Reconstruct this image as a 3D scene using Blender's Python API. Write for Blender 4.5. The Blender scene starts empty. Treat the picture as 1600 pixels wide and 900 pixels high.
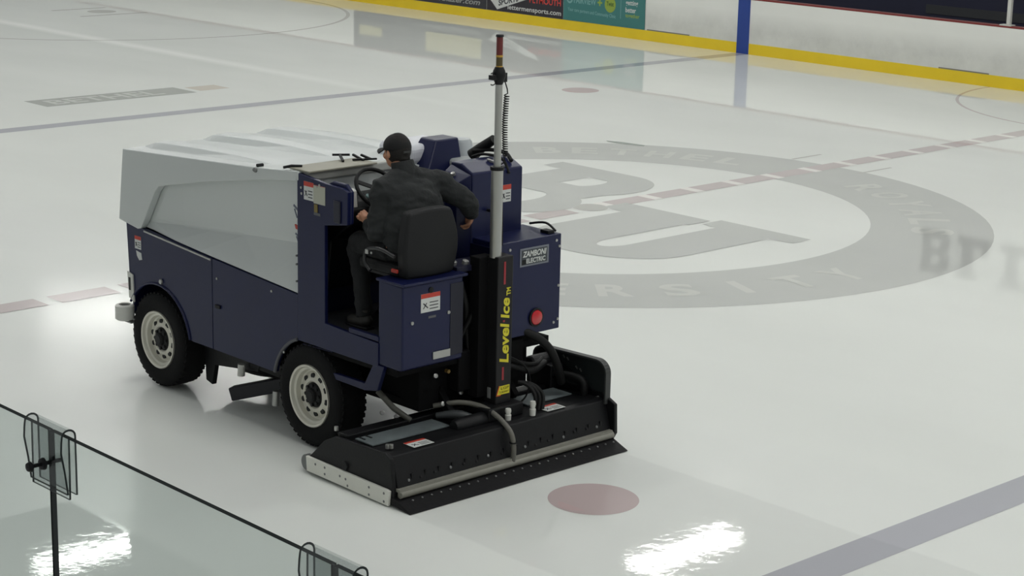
import bpy, bmesh, math, random
from mathutils import Vector, Matrix, noise
random.seed(7)
SC = bpy.context.scene
COL = SC.collection
R = math.radians
PI = math.pi

# ------------------------------------------------------------------ camera
cam_d = bpy.data.cameras.new('camera'); cam = bpy.data.objects.new('camera', cam_d); COL.objects.link(cam)
cam_d.sensor_width = 36; cam_d.lens = 3055.135/1600*36; cam_d.clip_end = 300
cr = Vector((-0.68466679, -0.72854484, 0.02130268)); cu = Vector((0.18794411, -0.14823479, 0.97092917)); cf = Vector((0.70420764, -0.66876667, -0.23841715))
M4 = Matrix((cr, cu, -cf)).transposed().to_4x4(); M4.translation = Vector((-15.02526626, 15.35548729, 4.33797733))
cam.matrix_world = M4
SC.camera = cam

# ------------------------------------------------------------------ light, exposure
W = bpy.data.worlds.new('arena_air'); SC.world = W; W.use_nodes = True
W.node_tree.nodes['Background'].inputs[0].default_value = (0.94, 0.98, 0.97, 1)
W.node_tree.nodes['Background'].inputs[1].default_value = 0.27
LAMP = 21.5
LAMP_Z = 7.5
SC.view_settings.view_transform = 'Standard'; SC.view_settings.look = 'None'
SC.view_settings.gamma = 1; SC.view_settings.use_curve_mapping = False
SC.view_settings.exposure = 0.18
SC.cycles.use_denoising = True
SC.cycles.max_bounces = 8
SC.cycles.sample_clamp_indirect = 4

# ------------------------------------------------------------------ materials
def lin(c):
    return tuple(((v/255)/12.92 if v/255 <= .04045 else ((v/255+.055)/1.055)**2.4) for v in c)
MATS = {}
def mat(name, rgb, rough=.5, metal=0, bump=0, bscale=40, var=0, vscale=3, emit=0, spec=.5, coat=0):
    if name in MATS: return MATS[name]
    m = bpy.data.materials.new(name); m.use_nodes = True; nt = m.node_tree; b = nt.nodes['Principled BSDF']
    c = lin(rgb)
    b.inputs['Base Color'].default_value = (*c, 1); b.inputs['Roughness'].default_value = rough
    b.inputs['Metallic'].default_value = metal; b.inputs['Specular IOR Level'].default_value = spec
    b.inputs['Coat Weight'].default_value = coat
    tc = nt.nodes.new('ShaderNodeTexCoord')
    if var:
        n = nt.nodes.new('ShaderNodeTexNoise'); n.inputs['Scale'].default_value = vscale; n.inputs['Detail'].default_value = 5
        nt.links.new(tc.outputs['Object'], n.inputs['Vector'])
        mx = nt.nodes.new('ShaderNodeMix'); mx.data_type = 'RGBA'
        mx.inputs[6].default_value = (*[max(0, v*(1-var)) for v in c], 1); mx.inputs[7].default_value = (*[min(1, v*(1+var)) for v in c], 1)
        nt.links.new(n.outputs['Fac'], mx.inputs[0]); nt.links.new(mx.outputs[2], b.inputs['Base Color'])
    if bump:
        n2 = nt.nodes.new('ShaderNodeTexNoise'); n2.inputs['Scale'].default_value = bscale; n2.inputs['Detail'].default_value = 4
        bp = nt.nodes.new('ShaderNodeBump'); bp.inputs['Strength'].default_value = bump; bp.inputs['Distance'].default_value = .02
        nt.links.new(tc.outputs['Object'], n2.inputs['Vector']); nt.links.new(n2.outputs['Fac'], bp.inputs['Height']); nt.links.new(bp.outputs['Normal'], b.inputs['Normal'])
    if emit:
        b.inputs['Emission Color'].default_value = (1, .99, .95, 1); b.inputs['Emission Strength'].default_value = emit
    MATS[name] = m
    return m

def ice_mat(name, rgb, soft=0):
    """ice: paint colour under a glossy film; resurfaced strips are smoother and a little darker (wet)"""
    m = bpy.data.materials.new(name); m.use_nodes = True; nt = m.node_tree; N = nt.nodes; L = nt.links
    b = N['Principled BSDF']; b.inputs['IOR'].default_value = 1.31
    geo = N.new('ShaderNodeNewGeometry'); sep = N.new('ShaderNodeSeparateXYZ'); L.new(geo.outputs['Position'], sep.inputs[0])
    def math_(op, a, bb, clamp=False):
        n = N.new('ShaderNodeMath'); n.operation = op; n.use_clamp = clamp
        for i, v in enumerate((a, bb)):
            if v is None: continue
            if isinstance(v, (int, float)): n.inputs[i].default_value = v
            else: L.new(v, n.inputs[i])
        return n.outputs[0]
    nz = N.new('ShaderNodeTexNoise'); nz.inputs['Scale'].default_value = 1.3; nz.inputs['Detail'].default_value = 6; L.new(geo.outputs['Position'], nz.inputs['Vector'])
    wob = math_('MULTIPLY', math_('SUBTRACT', nz.outputs['Fac'], .5), .10)
    X = math_('ADD', sep.outputs['X'], wob); Y = math_('ADD', sep.outputs['Y'], wob)
    def band(v, lo, hi, e=.03):
        return math_('MULTIPLY', math_('DIVIDE', math_('SUBTRACT', v, lo), e, True), math_('DIVIDE', math_('SUBTRACT', hi, v), e, True))
    wet = math_('MULTIPLY', band(Y, 5.86, 7.82), math_('LESS_THAN', X, -6.1))            # strip behind the conditioner
    wet2 = math_('MULTIPLY', band(Y, 9.25, 11.6, .08), math_('LESS_THAN', X, -4.6))      # earlier pass seen through the glass
    wet = math_('MAXIMUM', wet, wet2)
    # older passes: ice lighter where y is low and x is far; a pale dry seam between two passes
    seam = math_('MULTIPLY', band(Y, -4.3, -3.75, .25), math_('DIVIDE', math_('SUBTRACT', X, 5.0), 9.0, True))
    far = math_('MULTIPLY', math_('DIVIDE', math_('SUBTRACT', X, 7.0), 6.0, True), math_('DIVIDE', math_('SUBTRACT', Y, -4.0), .3, True))
    # snow / scrape dust near the machine
    n3 = N.new('ShaderNodeTexNoise'); n3.inputs['Scale'].default_value = .55; n3.inputs['Detail'].default_value = 4
    mp = N.new('ShaderNodeMapping'); mp.inputs['Scale'].default_value = (.45, 1, 1); L.new(geo.outputs['Position'], mp.inputs[0]); L.new(mp.outputs[0], n3.inputs['Vector'])
    cloud = math_('MULTIPLY', math_('SUBTRACT', n3.outputs['Fac'], .5), .16)
    k = math_('ADD', 1.0, cloud)
    k = math_('SUBTRACT', k, math_('MULTIPLY', wet, .07))
    k = math_('ADD', k, math_('MULTIPLY', seam, .16))
    k = math_('SUBTRACT', k, math_('MULTIPLY', far, .05))
    colr = N.new('ShaderNodeVectorMath'); colr.operation = 'SCALE'; colr.inputs[0].default_value = [v*1.13 for v in lin(rgb)]
    L.new(k, colr.inputs['Scale']); L.new(colr.outputs[0], b.inputs['Base Color'])
    near = math_('DIVIDE', math_('SUBTRACT', Y, 4.5), 4.0, True)
    rough = math_('ADD', .028, math_('MULTIPLY', near, .19))
    mxr = N.new('ShaderNodeMix'); L.new(wet, mxr.inputs[0]); L.new(rough, mxr.inputs[2]); mxr.inputs[3].default_value = .03
    L.new(mxr.outputs[0], b.inputs['Roughness'])
    n4 = N.new('ShaderNodeTexNoise'); n4.inputs['Scale'].default_value = 9; n4.inputs['Detail'].default_value = 5; L.new(geo.outputs['Position'], n4.inputs['Vector'])
    bp = N.new('ShaderNodeBump'); bp.inputs['Distance'].default_value = .004
    L.new(math_('ADD', .012, math_('MULTIPLY', wet, .13)), bp.inputs['Strength'])
    L.new(n4.outputs['Fac'], bp.inputs['Height']); L.new(bp.outputs['Normal'], b.inputs['Normal'])
    return m

BLUE = mat('navy_paint', (15, 22, 62), .34, spec=.35, var=.12, vscale=4)
BLUED = mat('navy_paint_dark', (12, 17, 46), .5, spec=.25, var=.15)  # darker, duller version of the navy paint
WHITE = mat('white_plastic', (202, 207, 206), .32, var=.02, vscale=1.5)
WHITE2 = mat('white_enamel', (205, 206, 200), .4, var=.06)
BLACK = mat('black_steel', (13, 14, 17), .5, spec=.3, bump=.05, bscale=60, var=.25, vscale=8)
BLACKM = mat('black_vinyl', (13, 14, 15), .6, spec=.3, bump=.08, bscale=120)
DARK = mat('dark_undercarriage', (6, 6, 8), .8, spec=.2, var=.3)
RUB = mat('tyre_rubber', (9, 10, 12), .8, spec=.25, bump=.15, bscale=90)
STEEL = mat('worn_steel', (120, 122, 122), .4, .6, var=.2, vscale=12)
ALU = mat('brushed_aluminium', (176, 177, 174), .35, .75)
PIPE = mat('grey_pipe', (134, 133, 124), .5, var=.12, vscale=20)
RED = mat('label_red', (190, 62, 48), .5)
LENS = mat('lamp_red_lens', (190, 24, 34), .2, coat=.5)
LABW = mat('label_white', (205, 208, 205), .5)
LABC = mat('label_cream', (178, 180, 165), .5)
INK = mat('label_ink', (50, 52, 58), .6)
YEL = mat('sign_yellow', (214, 205, 44), .5)
ORA = mat('sign_orange', (206, 96, 36), .5)
REDS = mat('sign_stripe_red', (150, 40, 48), .5)

# ------------------------------------------------------------------ mesh builder
def wloc(o):
    v = Vector((0, 0, 0))
    while o is not None: v += o.location; o = o.parent
    return v
def tag(o, label=None, cat=None, group=None, kind=None):
    if label: o['label'] = label
    if cat: o['category'] = cat
    if group: o['group'] = group
    if kind: o['kind'] = kind
    return o
def empty(name, loc, label=None, cat=None, group=None):
    o = bpy.data.objects.new(name, None); o.location = loc; o.empty_display_size = .1; COL.objects.link(o)
    return tag(o, label, cat, group)
class MB:
    def __init__(s): s.v = []; s.f = []
    def add(s, vs, fs):
        n = len(s.v); s.v += [Vector(p) for p in vs]; s.f += [[i+n for i in f] for f in fs]; return s
    def box(s, a, b):
        x0, y0, z0 = [min(a[i], b[i]) for i in range(3)]; x1, y1, z1 = [max(a[i], b[i]) for i in range(3)]
        return s.add([(x0,y0,z0),(x1,y0,z0),(x1,y1,z0),(x0,y1,z0),(x0,y0,z1),(x1,y0,z1),(x1,y1,z1),(x0,y1,z1)],
                     [(0,3,2,1),(4,5,6,7),(0,1,5,4),(1,2,6,5),(2,3,7,6),(3,0,4,7)])
    def prism(s, pts, ax, a, b):
        """pts: outline in the plane normal to axis ax ('x': (y,z), 'y': (x,z), 'z': (x,y)), from a to b"""
        def P(p, t): return {'x': (t, p[0], p[1]), 'y': (p[0], t, p[1]), 'z': (p[0], p[1], t)}[ax]
        n = len(pts); vs = [P(p, a) for p in pts]+[P(p, b) for p in pts]
        return s.add(vs, [list(range(n))[::-1], list(range(n, 2*n))]+[(i, (i+1)%n, n+(i+1)%n, n+i) for i in range(n)])
    def bar(s, p, q, w, h, up=(0,0,1)):
        p = Vector(p); q = Vector(q); d = (q-p).normalized(); u = Vector(up)
        sd = d.cross(u)
        if sd.length < 1e-4: sd = d.cross(Vector((1,0,0)))
        sd.normalize(); u = sd.cross(d)
        vs = []
        for c in (p, q):
            for a, b in ((-1,-1),(1,-1),(1,1),(-1,1)): vs.append(c+sd*a*w/2+u*b*h/2)
        return s.add(vs, [(0,3,2,1),(4,5,6,7),(0,1,5,4),(1,2,6,5),(2,3,7,6),(3,0,4,7)])
    def tube(s, pts, rad, seg=12, smooth=0):
        pts = [Vector(p) for p in pts]
        if smooth:
            out = []
            n = len(pts)
            rr = rad if isinstance(rad, (list, tuple)) else [rad]*n
            ro = []
            for i in range(n-1):
                p0 = pts[max(i-1,0)]; p1 = pts[i]; p2 = pts[i+1]; p3 = pts[min(i+2,n-1)]
                for k in range(smooth):
                    t = k/smooth
                    out.append(.5*((2*p1)+(p2-p0)*t+(2*p0-5*p1+4*p2-p3)*t*t+(3*p1-p0-3*p2+p3)*t**3)); ro.append(rr[i]+(rr[i+1]-rr[i])*t)
            out.append(pts[-1]); ro.append(rr[-1]); pts = out; rad = ro
        n = len(pts)
        if not isinstance(rad, (list, tuple)): rad = [rad]*n
        rings = []; up = None
        for i, p in enumerate(pts):
            d = (pts[min(i+1,n-1)]-pts[max(i-1,0)])
            d = d.normalized() if d.length > 1e-9 else Vector((0,0,1))
            if up is None: up = d.orthogonal().normalized()
            up = (up-d*up.dot(d)); up = up.normalized() if up.length > 1e-6 else d.orthogonal().normalized()
            w = d.cross(up)
            rings.append([p+(up*math.cos(2*PI*k/seg)+w*math.sin(2*PI*k/seg))*rad[i] for k in range(seg)])
        vs = [v for r in rings for v in r]
        fs = [(i*seg+k, i*seg+(k+1)%seg, (i+1)*seg+(k+1)%seg, (i+1)*seg+k) for i in range(n-1) for k in range(seg)]
        fs += [list(range(seg))[::-1], [(n-1)*seg+k for k in range(seg)]]
        return s.add(vs, fs)
    def lathe(s, c, ax, prof, seg=48, closed=False):
        """prof: list of (radius, offset along axis)"""
        c = Vector(c); ax = Vector(ax).normalized(); u = ax.orthogonal().normalized(); w = ax.cross(u)
        vs = [c+ax*o+(u*math.cos(2*PI*k/seg)+w*math.sin(2*PI*k/seg))*max(r,1e-5) for r, o in prof for k in range(seg)]
        n = len(prof)
        fs = [(i*seg+k, i*seg+(k+1)%seg, ((i+1)%n)*seg+(k+1)%seg, ((i+1)%n)*seg+k) for i in range(n if closed else n-1) for k in range(seg)]
        return s.add(vs, fs)
    def ell(s, c, r, rot=None, seg=20, rings=12):
        vs = []; c = Vector(c)
        for i in range(rings+1):
            th = PI*i/rings
            for k in range(seg):
                p = Vector((r[0]*math.sin(th)*math.cos(2*PI*k/seg), r[1]*math.sin(th)*math.sin(2*PI*k/seg), r[2]*math.cos(th)))
                if i in (0, rings): p += Vector((math.cos(2*PI*k/seg), math.sin(2*PI*k/seg), 0))*1e-5
                if rot is not None: p = rot @ p
                vs.append(c+p)
        return s.add(vs, [(i*seg+k, (i+1)*seg+k, (i+1)*seg+(k+1)%seg, i*seg+(k+1)%seg) for i in range(rings) for k in range(seg)])
    def build(s, name, m, parent=None, bevel=0, smooth=False, loc=None, segs=2):
        off = wloc(parent) if parent is not None else Vector(loc or (0,0,0))
        me = bpy.data.meshes.new(name); me.from_pydata([tuple(p-off) for p in s.v], [], s.f); me.validate()
        bm = bmesh.new(); bm.from_mesh(me); bmesh.ops.recalc_face_normals(bm, faces=bm.faces); bm.to_mesh(me); bm.free()
        me.materials.append(m)
        o = bpy.data.objects.new(name, me); COL.objects.link(o)
        if parent is not None: o.parent = parent
        else: o.location = off
        if smooth:
            for p in me.polygons: p.use_smooth = True
        if bevel:
            b = o.modifiers.new('bevel', 'BEVEL'); b.width = bevel; b.segments = segs; b.limit_method = 'ANGLE'; b.angle_limit = R(40)
        if smooth:
            me.update()
            try: me.set_sharp_from_angle(angle=R(38))
            except Exception: pass
        return o
def text_geo(s, size, bold=0.0, extrude=0.0, align='LEFT', shear=0.0, spacing=1.0):
    c = bpy.data.curves.new('t', 'FONT'); c.body = s; c.size = size; c.offset = bold; c.extrude = extrude; c.align_x = align; c.shear = shear; c.space_character = spacing
    c.resolution_u = 3
    o = bpy.data.objects.new('t', c); COL.objects.link(o); dg = bpy.context.evaluated_depsgraph_get(); dg.update()
    me = o.evaluated_get(dg).to_mesh()
    vs = [v.co.copy() for v in me.vertices]; fs = [list(p.vertices) for p in me.polygons]
    o.evaluated_get(dg).to_mesh_clear(); bpy.data.objects.remove(o); bpy.data.curves.remove(c)
    return vs, fs
def fit_text(s, O, U, V, width, height, **kw):
    """text whose box spans width x height starting at O, reading along U with up V"""
    vs, fs = text_geo(s, 1.0, **kw)
    x0 = min(v.x for v in vs); x1 = max(v.x for v in vs); y0 = min(v.y for v in vs); y1 = max(v.y for v in vs)
    O = Vector(O); U = Vector(U).normalized(); V = Vector(V).normalized(); Nn = U.cross(V)
    return MB().add([O+U*((v.x-x0)/(x1-x0)*width)+V*((v.y-y0)/(y1-y0)*height)+Nn*v.z for v in vs], fs)
def quad(O, U, V, w, h, t=.003):
    """thin plate from corner O"""
    O = Vector(O); U = Vector(U).normalized(); V = Vector(V).normalized(); n = U.cross(V)
    b = [O, O+U*w, O+U*w+V*h, O+V*h]
    return MB().add(b+[p+n*t for p in b], [(3,2,1,0),(4,5,6,7),(0,1,5,4),(1,2,6,5),(2,3,7,6),(3,0,4,7)])

# ================================================================== SETTING
YB = -12.68
ICE = ice_mat('ice', (221, 224, 220))
floor = MB().add([(-40,-12.68,0),(32,-12.68,0),(32,12.95,0),(-40,12.95,0)], [(0,1,2,3)]).build('floor', ICE)
tag(floor, kind='structure')
IRED = ice_mat('ice_red_line', (193, 184, 183)); IRED2 = ice_mat('ice_red_dot', (189, 174, 173))
IBLUE = ice_mat('ice_blue_line', (173, 174, 180)); IGREY = ice_mat('ice_logo_grey', (187, 189, 186)); IGREY2 = ice_mat('ice_mark_grey', (170, 173, 168))
ILET = ice_mat('ice_logo_letter', (198, 200, 195)); ITHIN = ice_mat('ice_thin_line', (186, 186, 181)); IPALE = ice_mat('ice_line_edge', (226, 224, 220)); ITAN = ice_mat('ice_mark_tan', (205, 198, 186))
def flat(polys, name, m, z=.0012, dzs=0):
    b = MB()
    for i, p in enumerate(polys): b.add([(x, y, z+i*dzs) for x, y in p], [list(range(len(p)))])
    o = b.build(name, m, floor)
    return o
def rect(x0, y0, x1, y1): return [(x0,y0),(x1,y0),(x1,y1),(x0,y1)]
def ringpoly(cx, cy, r0, r1, a0=0, a1=2*PI, n=96):
    return [[(cx+r0*math.cos(a), cy+r0*math.sin(a)), (cx+r1*math.cos(a), cy+r1*math.sin(a)), (cx+r1*math.cos(b), cy+r1*math.sin(b)), (cx+r0*math.cos(b), cy+r0*math.sin(b))]
            for a, b in ((a0+(a1-a0)*k/n, a0+(a1-a0)*(k+1)/n) for k in range(n))]
def disc(cx, cy, r, n=64): return [(cx+r*math.cos(2*PI*k/n), cy+r*math.sin(2*PI*k/n)) for k in range(n)]
for xb in (8.43, -8.43): flat([rect(xb-.152, YB, xb+.152, 12.9)], 'painted_blue_line', IBLUE)
flat(ringpoly(0, 0, 3.16, 4.47), 'centre_ice_ring', IGREY, .0012)
# centre line: dashed red
dz = .0024
ys = []
y = .55
dash = []
for k in range(16):
    y0 = -.42-k*.735; dash.append(rect(-.14, y0, .14, y0-.60))
for k in range(16):
    y0 = .22+k*.735; dash.append(rect(-.14, y0, .14, y0+.60))
edge = [rect(-.15, -.42-k*.735+.135, .15, -.42-k*.735) for k in range(16)]
flat(edge, 'painted_line_gap', IPALE, .0018)
flat([d for d in dash if YB < d[0][1] < 12.4 and YB < d[2][1] < 12.4], 'painted_red_line', IRED, dz)
flat([disc(0, -.1, .20)], 'centre_ice_dot', ITHIN, dz)
flat([rect(.60, -4.45, .64, -5.05), rect(-.52, -4.3, -.56, -5.0)], 'painted_hash_mark', ITHIN, dz)
for sx, sy in ((-6.72, 6.70), (6.72, -6.70), (-6.72, -6.70), (6.72, 6.70)):
    flat([disc(sx, sy, .297)], 'neutral_zone_dot', ITHIN if False else IRED2, .0012)
    flat([[(sx+.17*math.sin(a)*1.0-.0, sy+.28*math.cos(a)) for a in [k*PI/12 for k in range(-3, 4)]]], 'dot_inner_pattern', ice_mat('ice_dot_inner', (193, 172, 171)), .0020)  # inner pattern of the dot, slightly redder
flat(ringpoly(20.9, -6.7, 5.12, 5.2), 'faceoff_circle', ITHIN)
flat([disc(20.9, -6.7, .3)], 'faceoff_spot', ITHIN)
flat([rect(20.2, -5.8, 20.3, -7.4), rect(21.5, -5.9, 21.6, -7.2)], 'faceoff_hash', ITHIN, .002)
flat(ringpoly(0, YB, 3.04, 3.09, 0, PI, 48), 'referee_crease', IRED)
# BU monogram (letters' tops point to the far boards)
def fill(loops, name, m, z):
    c = bpy.data.curves.new('f', 'CURVE'); c.dimensions = '2D'; c.fill_mode = 'BOTH'
    for lp in loops:
        sp = c.splines.new('POLY'); sp.points.add(len(lp)-1); sp.use_cyclic_u = True
        for p, q in zip(sp.points, lp): p.co = (q[0], q[1], 0, 1)
    o = bpy.data.objects.new('f', c); COL.objects.link(o); dg = bpy.context.evaluated_depsgraph_get(); dg.update()
    me = o.evaluated_get(dg).to_mesh(); b = MB().add([(v.co.x, v.co.y, z) for v in me.vertices], [list(p.vertices) for p in me.polygons])
    o.evaluated_get(dg).to_mesh_clear(); bpy.data.objects.remove(o); bpy.data.curves.remove(c)
    return b.build(name, m, floor)
def arc(cx, cy, rx, ry, a0, a1, n=16): return [(cx+rx*math.cos(R(a0+(a1-a0)*k/n)), cy+ry*math.sin(R(a0+(a1-a0)*k/n))) for k in range(n+1)]
fill([[(2.26,-1.9)]+arc(.98,-1.15,.70,.75,270,150)+arc(.95,.22,.86,.74,232,90)+[(2.26,.96),(2.26,.62),(1.95,.62),(1.95,-1.56),(2.26,-1.56)],
      [(1.30,-1.40)]+arc(1.02,-1.15,.12,.25,270,90)+[(1.30,-.90)],
      [(1.30,-.30)]+arc(.98,.14,.25,.44,270,90)+[(1.30,.58)]], 'centre_ice_letter', IGREY, .0030)
fill([[(-.06,-.62),(-.06,-.24),(-.38,-.20)]+arc(-1.35,.88,.97,.78,0,180)[0:]+[(-2.32,-.40),(-2.62,-.44),(-2.62,-.74),(-1.38,-.74),(-1.38,-.42),(-1.60,-.38)]+arc(-1.44,.95,.16,.28,180,0)+[(-1.28,-.24),(-1.33,-.26),(-1.33,-.62)]], 'centre_ice_letter', IGREY, .0030)
# a dark scrape in the ice
fill([[(3.08,-3.53),(2.85,-3.62),(2.50,-3.68),(2.45,-3.60),(2.73,-3.52),(3.0,-3.48)]], 'ice_scrape', ice_mat('ice_scrape_dark', (150, 158, 152)), .0034)
# lettering on the ring
def arc_text(s, a0, step, inward, r=3.58, h=.46, name='ring_lettering'):
    b = MB()
    for i, ch in enumerate(s):
        if ch == ' ': continue
        a = R(a0+i*step)
        c = Vector((r*math.cos(a), r*math.sin(a), .003)); out = Vector((math.cos(a), math.sin(a), 0))
        V = -out if inward else out
        U = V.cross(Vector((0,0,1)))
        w = .34 if ch not in 'I' else .10
        base = c - V*(h/2)+out*.24 - U*w/2 if not inward else c - V*(h/2)+out*.24 - U*w/2
        g = fit_text(ch, base, U, V, w, h, bold=.03)
        b.add(g.v, g.f)
    return b.build(name, ILET, floor)
arc_text('BETHEL', -38, -7.4, False)
arc_text('ROYALS', -108, -7.6, False)
arc_text('UNIVERSITY', 93, 9.2, True)
# wordmark beyond the far blue line
flat([rect(9.95, .97, 10.62, -1.62)], 'wordmark_strip', IGREY2)
fit_text('BETHEL', (10.08, .75, .0025), (0,-1,0), (1,0,0), 1.9, .42, bold=.02).build('wordmark_lettering', ILET, floor)
flat([rect(10.05, -1.75, 10.5, -2.3)], 'wordmark_emblem', ITAN)

# ---- far boards
def board_mat():
    m = mat('board_plastic', (229, 230, 225), .4, var=.04, vscale=1.5); nt = m.node_tree; b = nt.nodes['Principled BSDF']
    # scuffs from sticks and pucks on the lower half
    geo = nt.nodes.new('ShaderNodeNewGeometry'); sep = nt.nodes.new('ShaderNodeSeparateXYZ'); nt.links.new(geo.outputs['Position'], sep.inputs[0])
    n = nt.nodes.new('ShaderNodeTexNoise'); n.inputs['Scale'].default_value = 2.2; n.inputs['Detail'].default_value = 8; n.inputs['Roughness'].default_value = .65
    nt.links.new(geo.outputs['Position'], n.inputs['Vector'])
    mr = nt.nodes.new('ShaderNodeMapRange'); mr.inputs[1].default_value = .78; mr.inputs[2].default_value = .45; nt.links.new(sep.outputs['Z'], mr.inputs[0])
    mu = nt.nodes.new('ShaderNodeMath'); mu.operation = 'MULTIPLY'; nt.links.new(n.outputs['Fac'], mu.inputs[0]); nt.links.new(mr.outputs[0], mu.inputs[1])
    old = b.inputs['Base Color'].links[0].from_socket
    mx = nt.nodes.new('ShaderNodeMix'); mx.data_type = 'RGBA'; mx.inputs[7].default_value = (*lin((184, 185, 180)), 1)
    nt.links.new(mu.outputs[0], mx.inputs[0]); nt.links.new(old, mx.inputs[6]); nt.links.new(mx.outputs[2], b.inputs['Base Color'])
    return m
BOARD = board_mat()
KICK = mat('kick_yellow', (228, 198, 34), .4, var=.1, vscale=2)
CAPR = mat('cap_red', (120, 30, 28), .45)
NAVYW = mat('bench_navy', (26, 28, 52), .7, var=.1)
wall = MB().box((-30, YB-.10, 0), (32, YB, 1.0)).build('wall_far', BOARD); tag(wall, kind='structure')
MB().box((-30, YB-.02, 0), (8.28, YB+.004, .20)).box((8.58, YB-.02, 0), (32, YB+.004, .20)).build('kick_plate', KICK, wall, .003)
MB().box((-30, YB-.16, 1.0), (32, YB+.002, 1.03)).build('cap_rail', CAPR, wall, .006)
MB().box((8.285, YB-.02, 0.0), (8.575, YB+.004, 1.0)).build('blue_line_strip', mat('board_blue', (30, 62, 140), .4, var=.08), wall)
for xa, xb2 in ((9.75, 10.85), (3.1, 4.1)):
    MB().box((xa, YB-.01, .200), (xb2, YB+.004, .222)).build('scuffed_joint', mat('scuff_grey', (120, 118, 108), .6), wall)
wb = MB().box((-30, 12.72, 0), (-5, 12.95, 1.05)).build('wall_near', BOARD); tag(wb, kind='structure')
MB().box((-30, 12.70, 0), (-5, 12.722, .2)).build('kick_plate', KICK, wb)
# penalty bench enclosure and hall wall behind
tr = MB().box((-30, -14.9, 0), (34, -14.8, 1.30)).build('wall_bench', NAVYW); tag(tr, kind='structure')
MB().box((-30, -14.8, 0), (34, YB-.16, .03)).build('bench_floor', mat('rubber_floor', (40, 42, 48), .8), tr)
MB().box((3.6, -14.82, .86), (5.9, -14.78, 1.02)).build('dark_ledge', mat('ledge_grey', (44, 46, 50), .6), tr)
MB().box((2.62, -14.8, .03), (2.86, -14.74, 1.30)).build('panel_post', mat('post_slate', (52, 58, 62), .6), tr)
MB().box((-6, -14.8, .80), (2.5, -14.5, .88)).build('counter_ledge', mat('counter_red', (110, 48, 42), .6), tr, .01)
hall = MB().box((-30, -16.3, 0), (60, -16.0, 8.6)).build('wall_hall', mat('hall_wall', (232, 234, 230), .7, var=.03, vscale=.6)); tag(hall, kind='structure')
he = MB().box((46, -16, 0), (46.3, 16, 8.6)).build('wall_end', MATS['hall_wall']); tag(he, kind='structure')
# dark slab letters on the hall wall, seen mirrored in the ice
LET = mat('wall_letter_grey', (18, 18, 26), .6)
def slab(polys, x0):
    b = MB()
    for p in polys: b.prism([(x0-u, 3.42+v) for u, v in p], 'y', -16.0, -15.94)
    o = b.build('wall_letter', LET, hall); return o
slab([rect(0,0,.52,.13), rect(.06,.1,.20,.7), rect(0,.67,.52,.80), rect(.46,.08,.62,.35), rect(.46,.45,.62,.72), rect(.15,.345,.5,.455)], 6.45)
slab([rect(0,0,.66,.16), rect(.1,.1,.32,.8), rect(0,.70,.42,.80), rect(.54,.1,.66,.32)], 5.60)
slab([rect(0,0,.52,.14), rect(.16,.1,.38,.8), rect(.04,.70,.5,.80)], 4.68)
slab([rect(0,0,.5,.14), rect(.14,.1,.34,.8), rect(0,.70,.5,.80)], 3.95)

# ---- advertisements on the far boards (sheets fixed to the face)
def ad(x0, x1, m, label):
    o = MB().box((x0, YB+.0045, .205), (x1, YB+.012, .995)).build('advertisement', m, loc=(x0, YB, .2)); tag(o, label, 'advertisement'); return o
Um = (-1, 0, 0); Vm = (0, 0, 1); YA = YB+.0125
ad1 = ad(19.9, 15.46, mat('ad_charcoal', (46, 46, 52), .4, var=.1), 'dark charcoal rink board advertisement with grey web address, left of the black and red one')
ad2 = ad(15.44, 13.17, mat('ad_black', (40, 36, 44), .4, var=.1), 'black rink board advertisement with white pennant and red lettering, between charcoal and teal ones')
ad3 = ad(13.155, 10.91, mat('ad_teal', (58, 118, 116), .4, var=.06), 'teal rink board advertisement with green oval emblem and white lettering')
GT = mat('ad_text_grey', (150, 152, 150), .5); WT = mat('ad_text_white', (200, 202, 200), .5); RT = mat('ad_text_red', (196, 60, 52), .5)
PT = mat('ad_text_pale', (120, 164, 162), .5); GRN = mat('ad_green', (138, 160, 62), .5); GRD = mat('ad_green_dark', (60, 92, 34), .5)
fit_text('sewerblazer.com', (17.55, YA, .27), Um, Vm, 1.9, .12, bold=.02, shear=.3).build('lettering', GT, ad1)
MB().prism([(19.7,.50),(18.9,.50),(18.9,.72),(19.7,.72)], 'y', YB+.011, YB+.0135).build('pale_band', mat('ad_cream', (176, 170, 120), .5), ad1)
MB().prism([(17.4,.44),(15.6,.44),(15.6,.86),(17.4,.86)], 'y', YB+.011, YB+.0135).build('pale_band', MATS['ad_cream'], ad1)
MB().prism([(15.33,.42),(15.12,.235),(13.95,.60),(13.85,.72)], 'y', YB+.011, YB+.0135).build('pennant', WT, ad2)
fit_text('SPORTS', (15.08, YA+.0015, .31), (-1,0,.24), Vm, .62, .13, bold=.03).build('lettering', INK, ad2)
fit_text('PLYMOUTH', (14.15, YA, .455), Um, Vm, .92, .13, bold=.02).build('lettering', RT, ad2)
fit_text('lettermensports.com', (14.80, YA, .235), Um, Vm, 1.58, .13, bold=.015).build('lettering', WT, ad2)
fit_text('FAIRVIEW', (12.86, YA, .56), Um, Vm, .62, .13, bold=.015).build('lettering', PT, ad3)
MB().lathe((12.98, YA-.001, .63), (0,1,0), [(.05,0),(.05,.002),(.085,.002),(.085,0)], 20).build('ring_emblem', PT, ad3)
fit_text('+', (12.20, YA, .56), Um, Vm, .13, .13, bold=.03).build('lettering', GRN, ad3)
el = MB(); el.prism([(11.85+.15*math.cos(a), .61+.155*math.sin(a)) for a in [k*PI/16 for k in range(32)]], 'y', YB+.01, YB+.0135); oe = el.build('oval_emblem', GRN, ad3)
fit_text('Twist', (11.95, YB+.014, .58), Um, Vm, .20, .09, bold=.03).build('lettering', GRD, oe)
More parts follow.
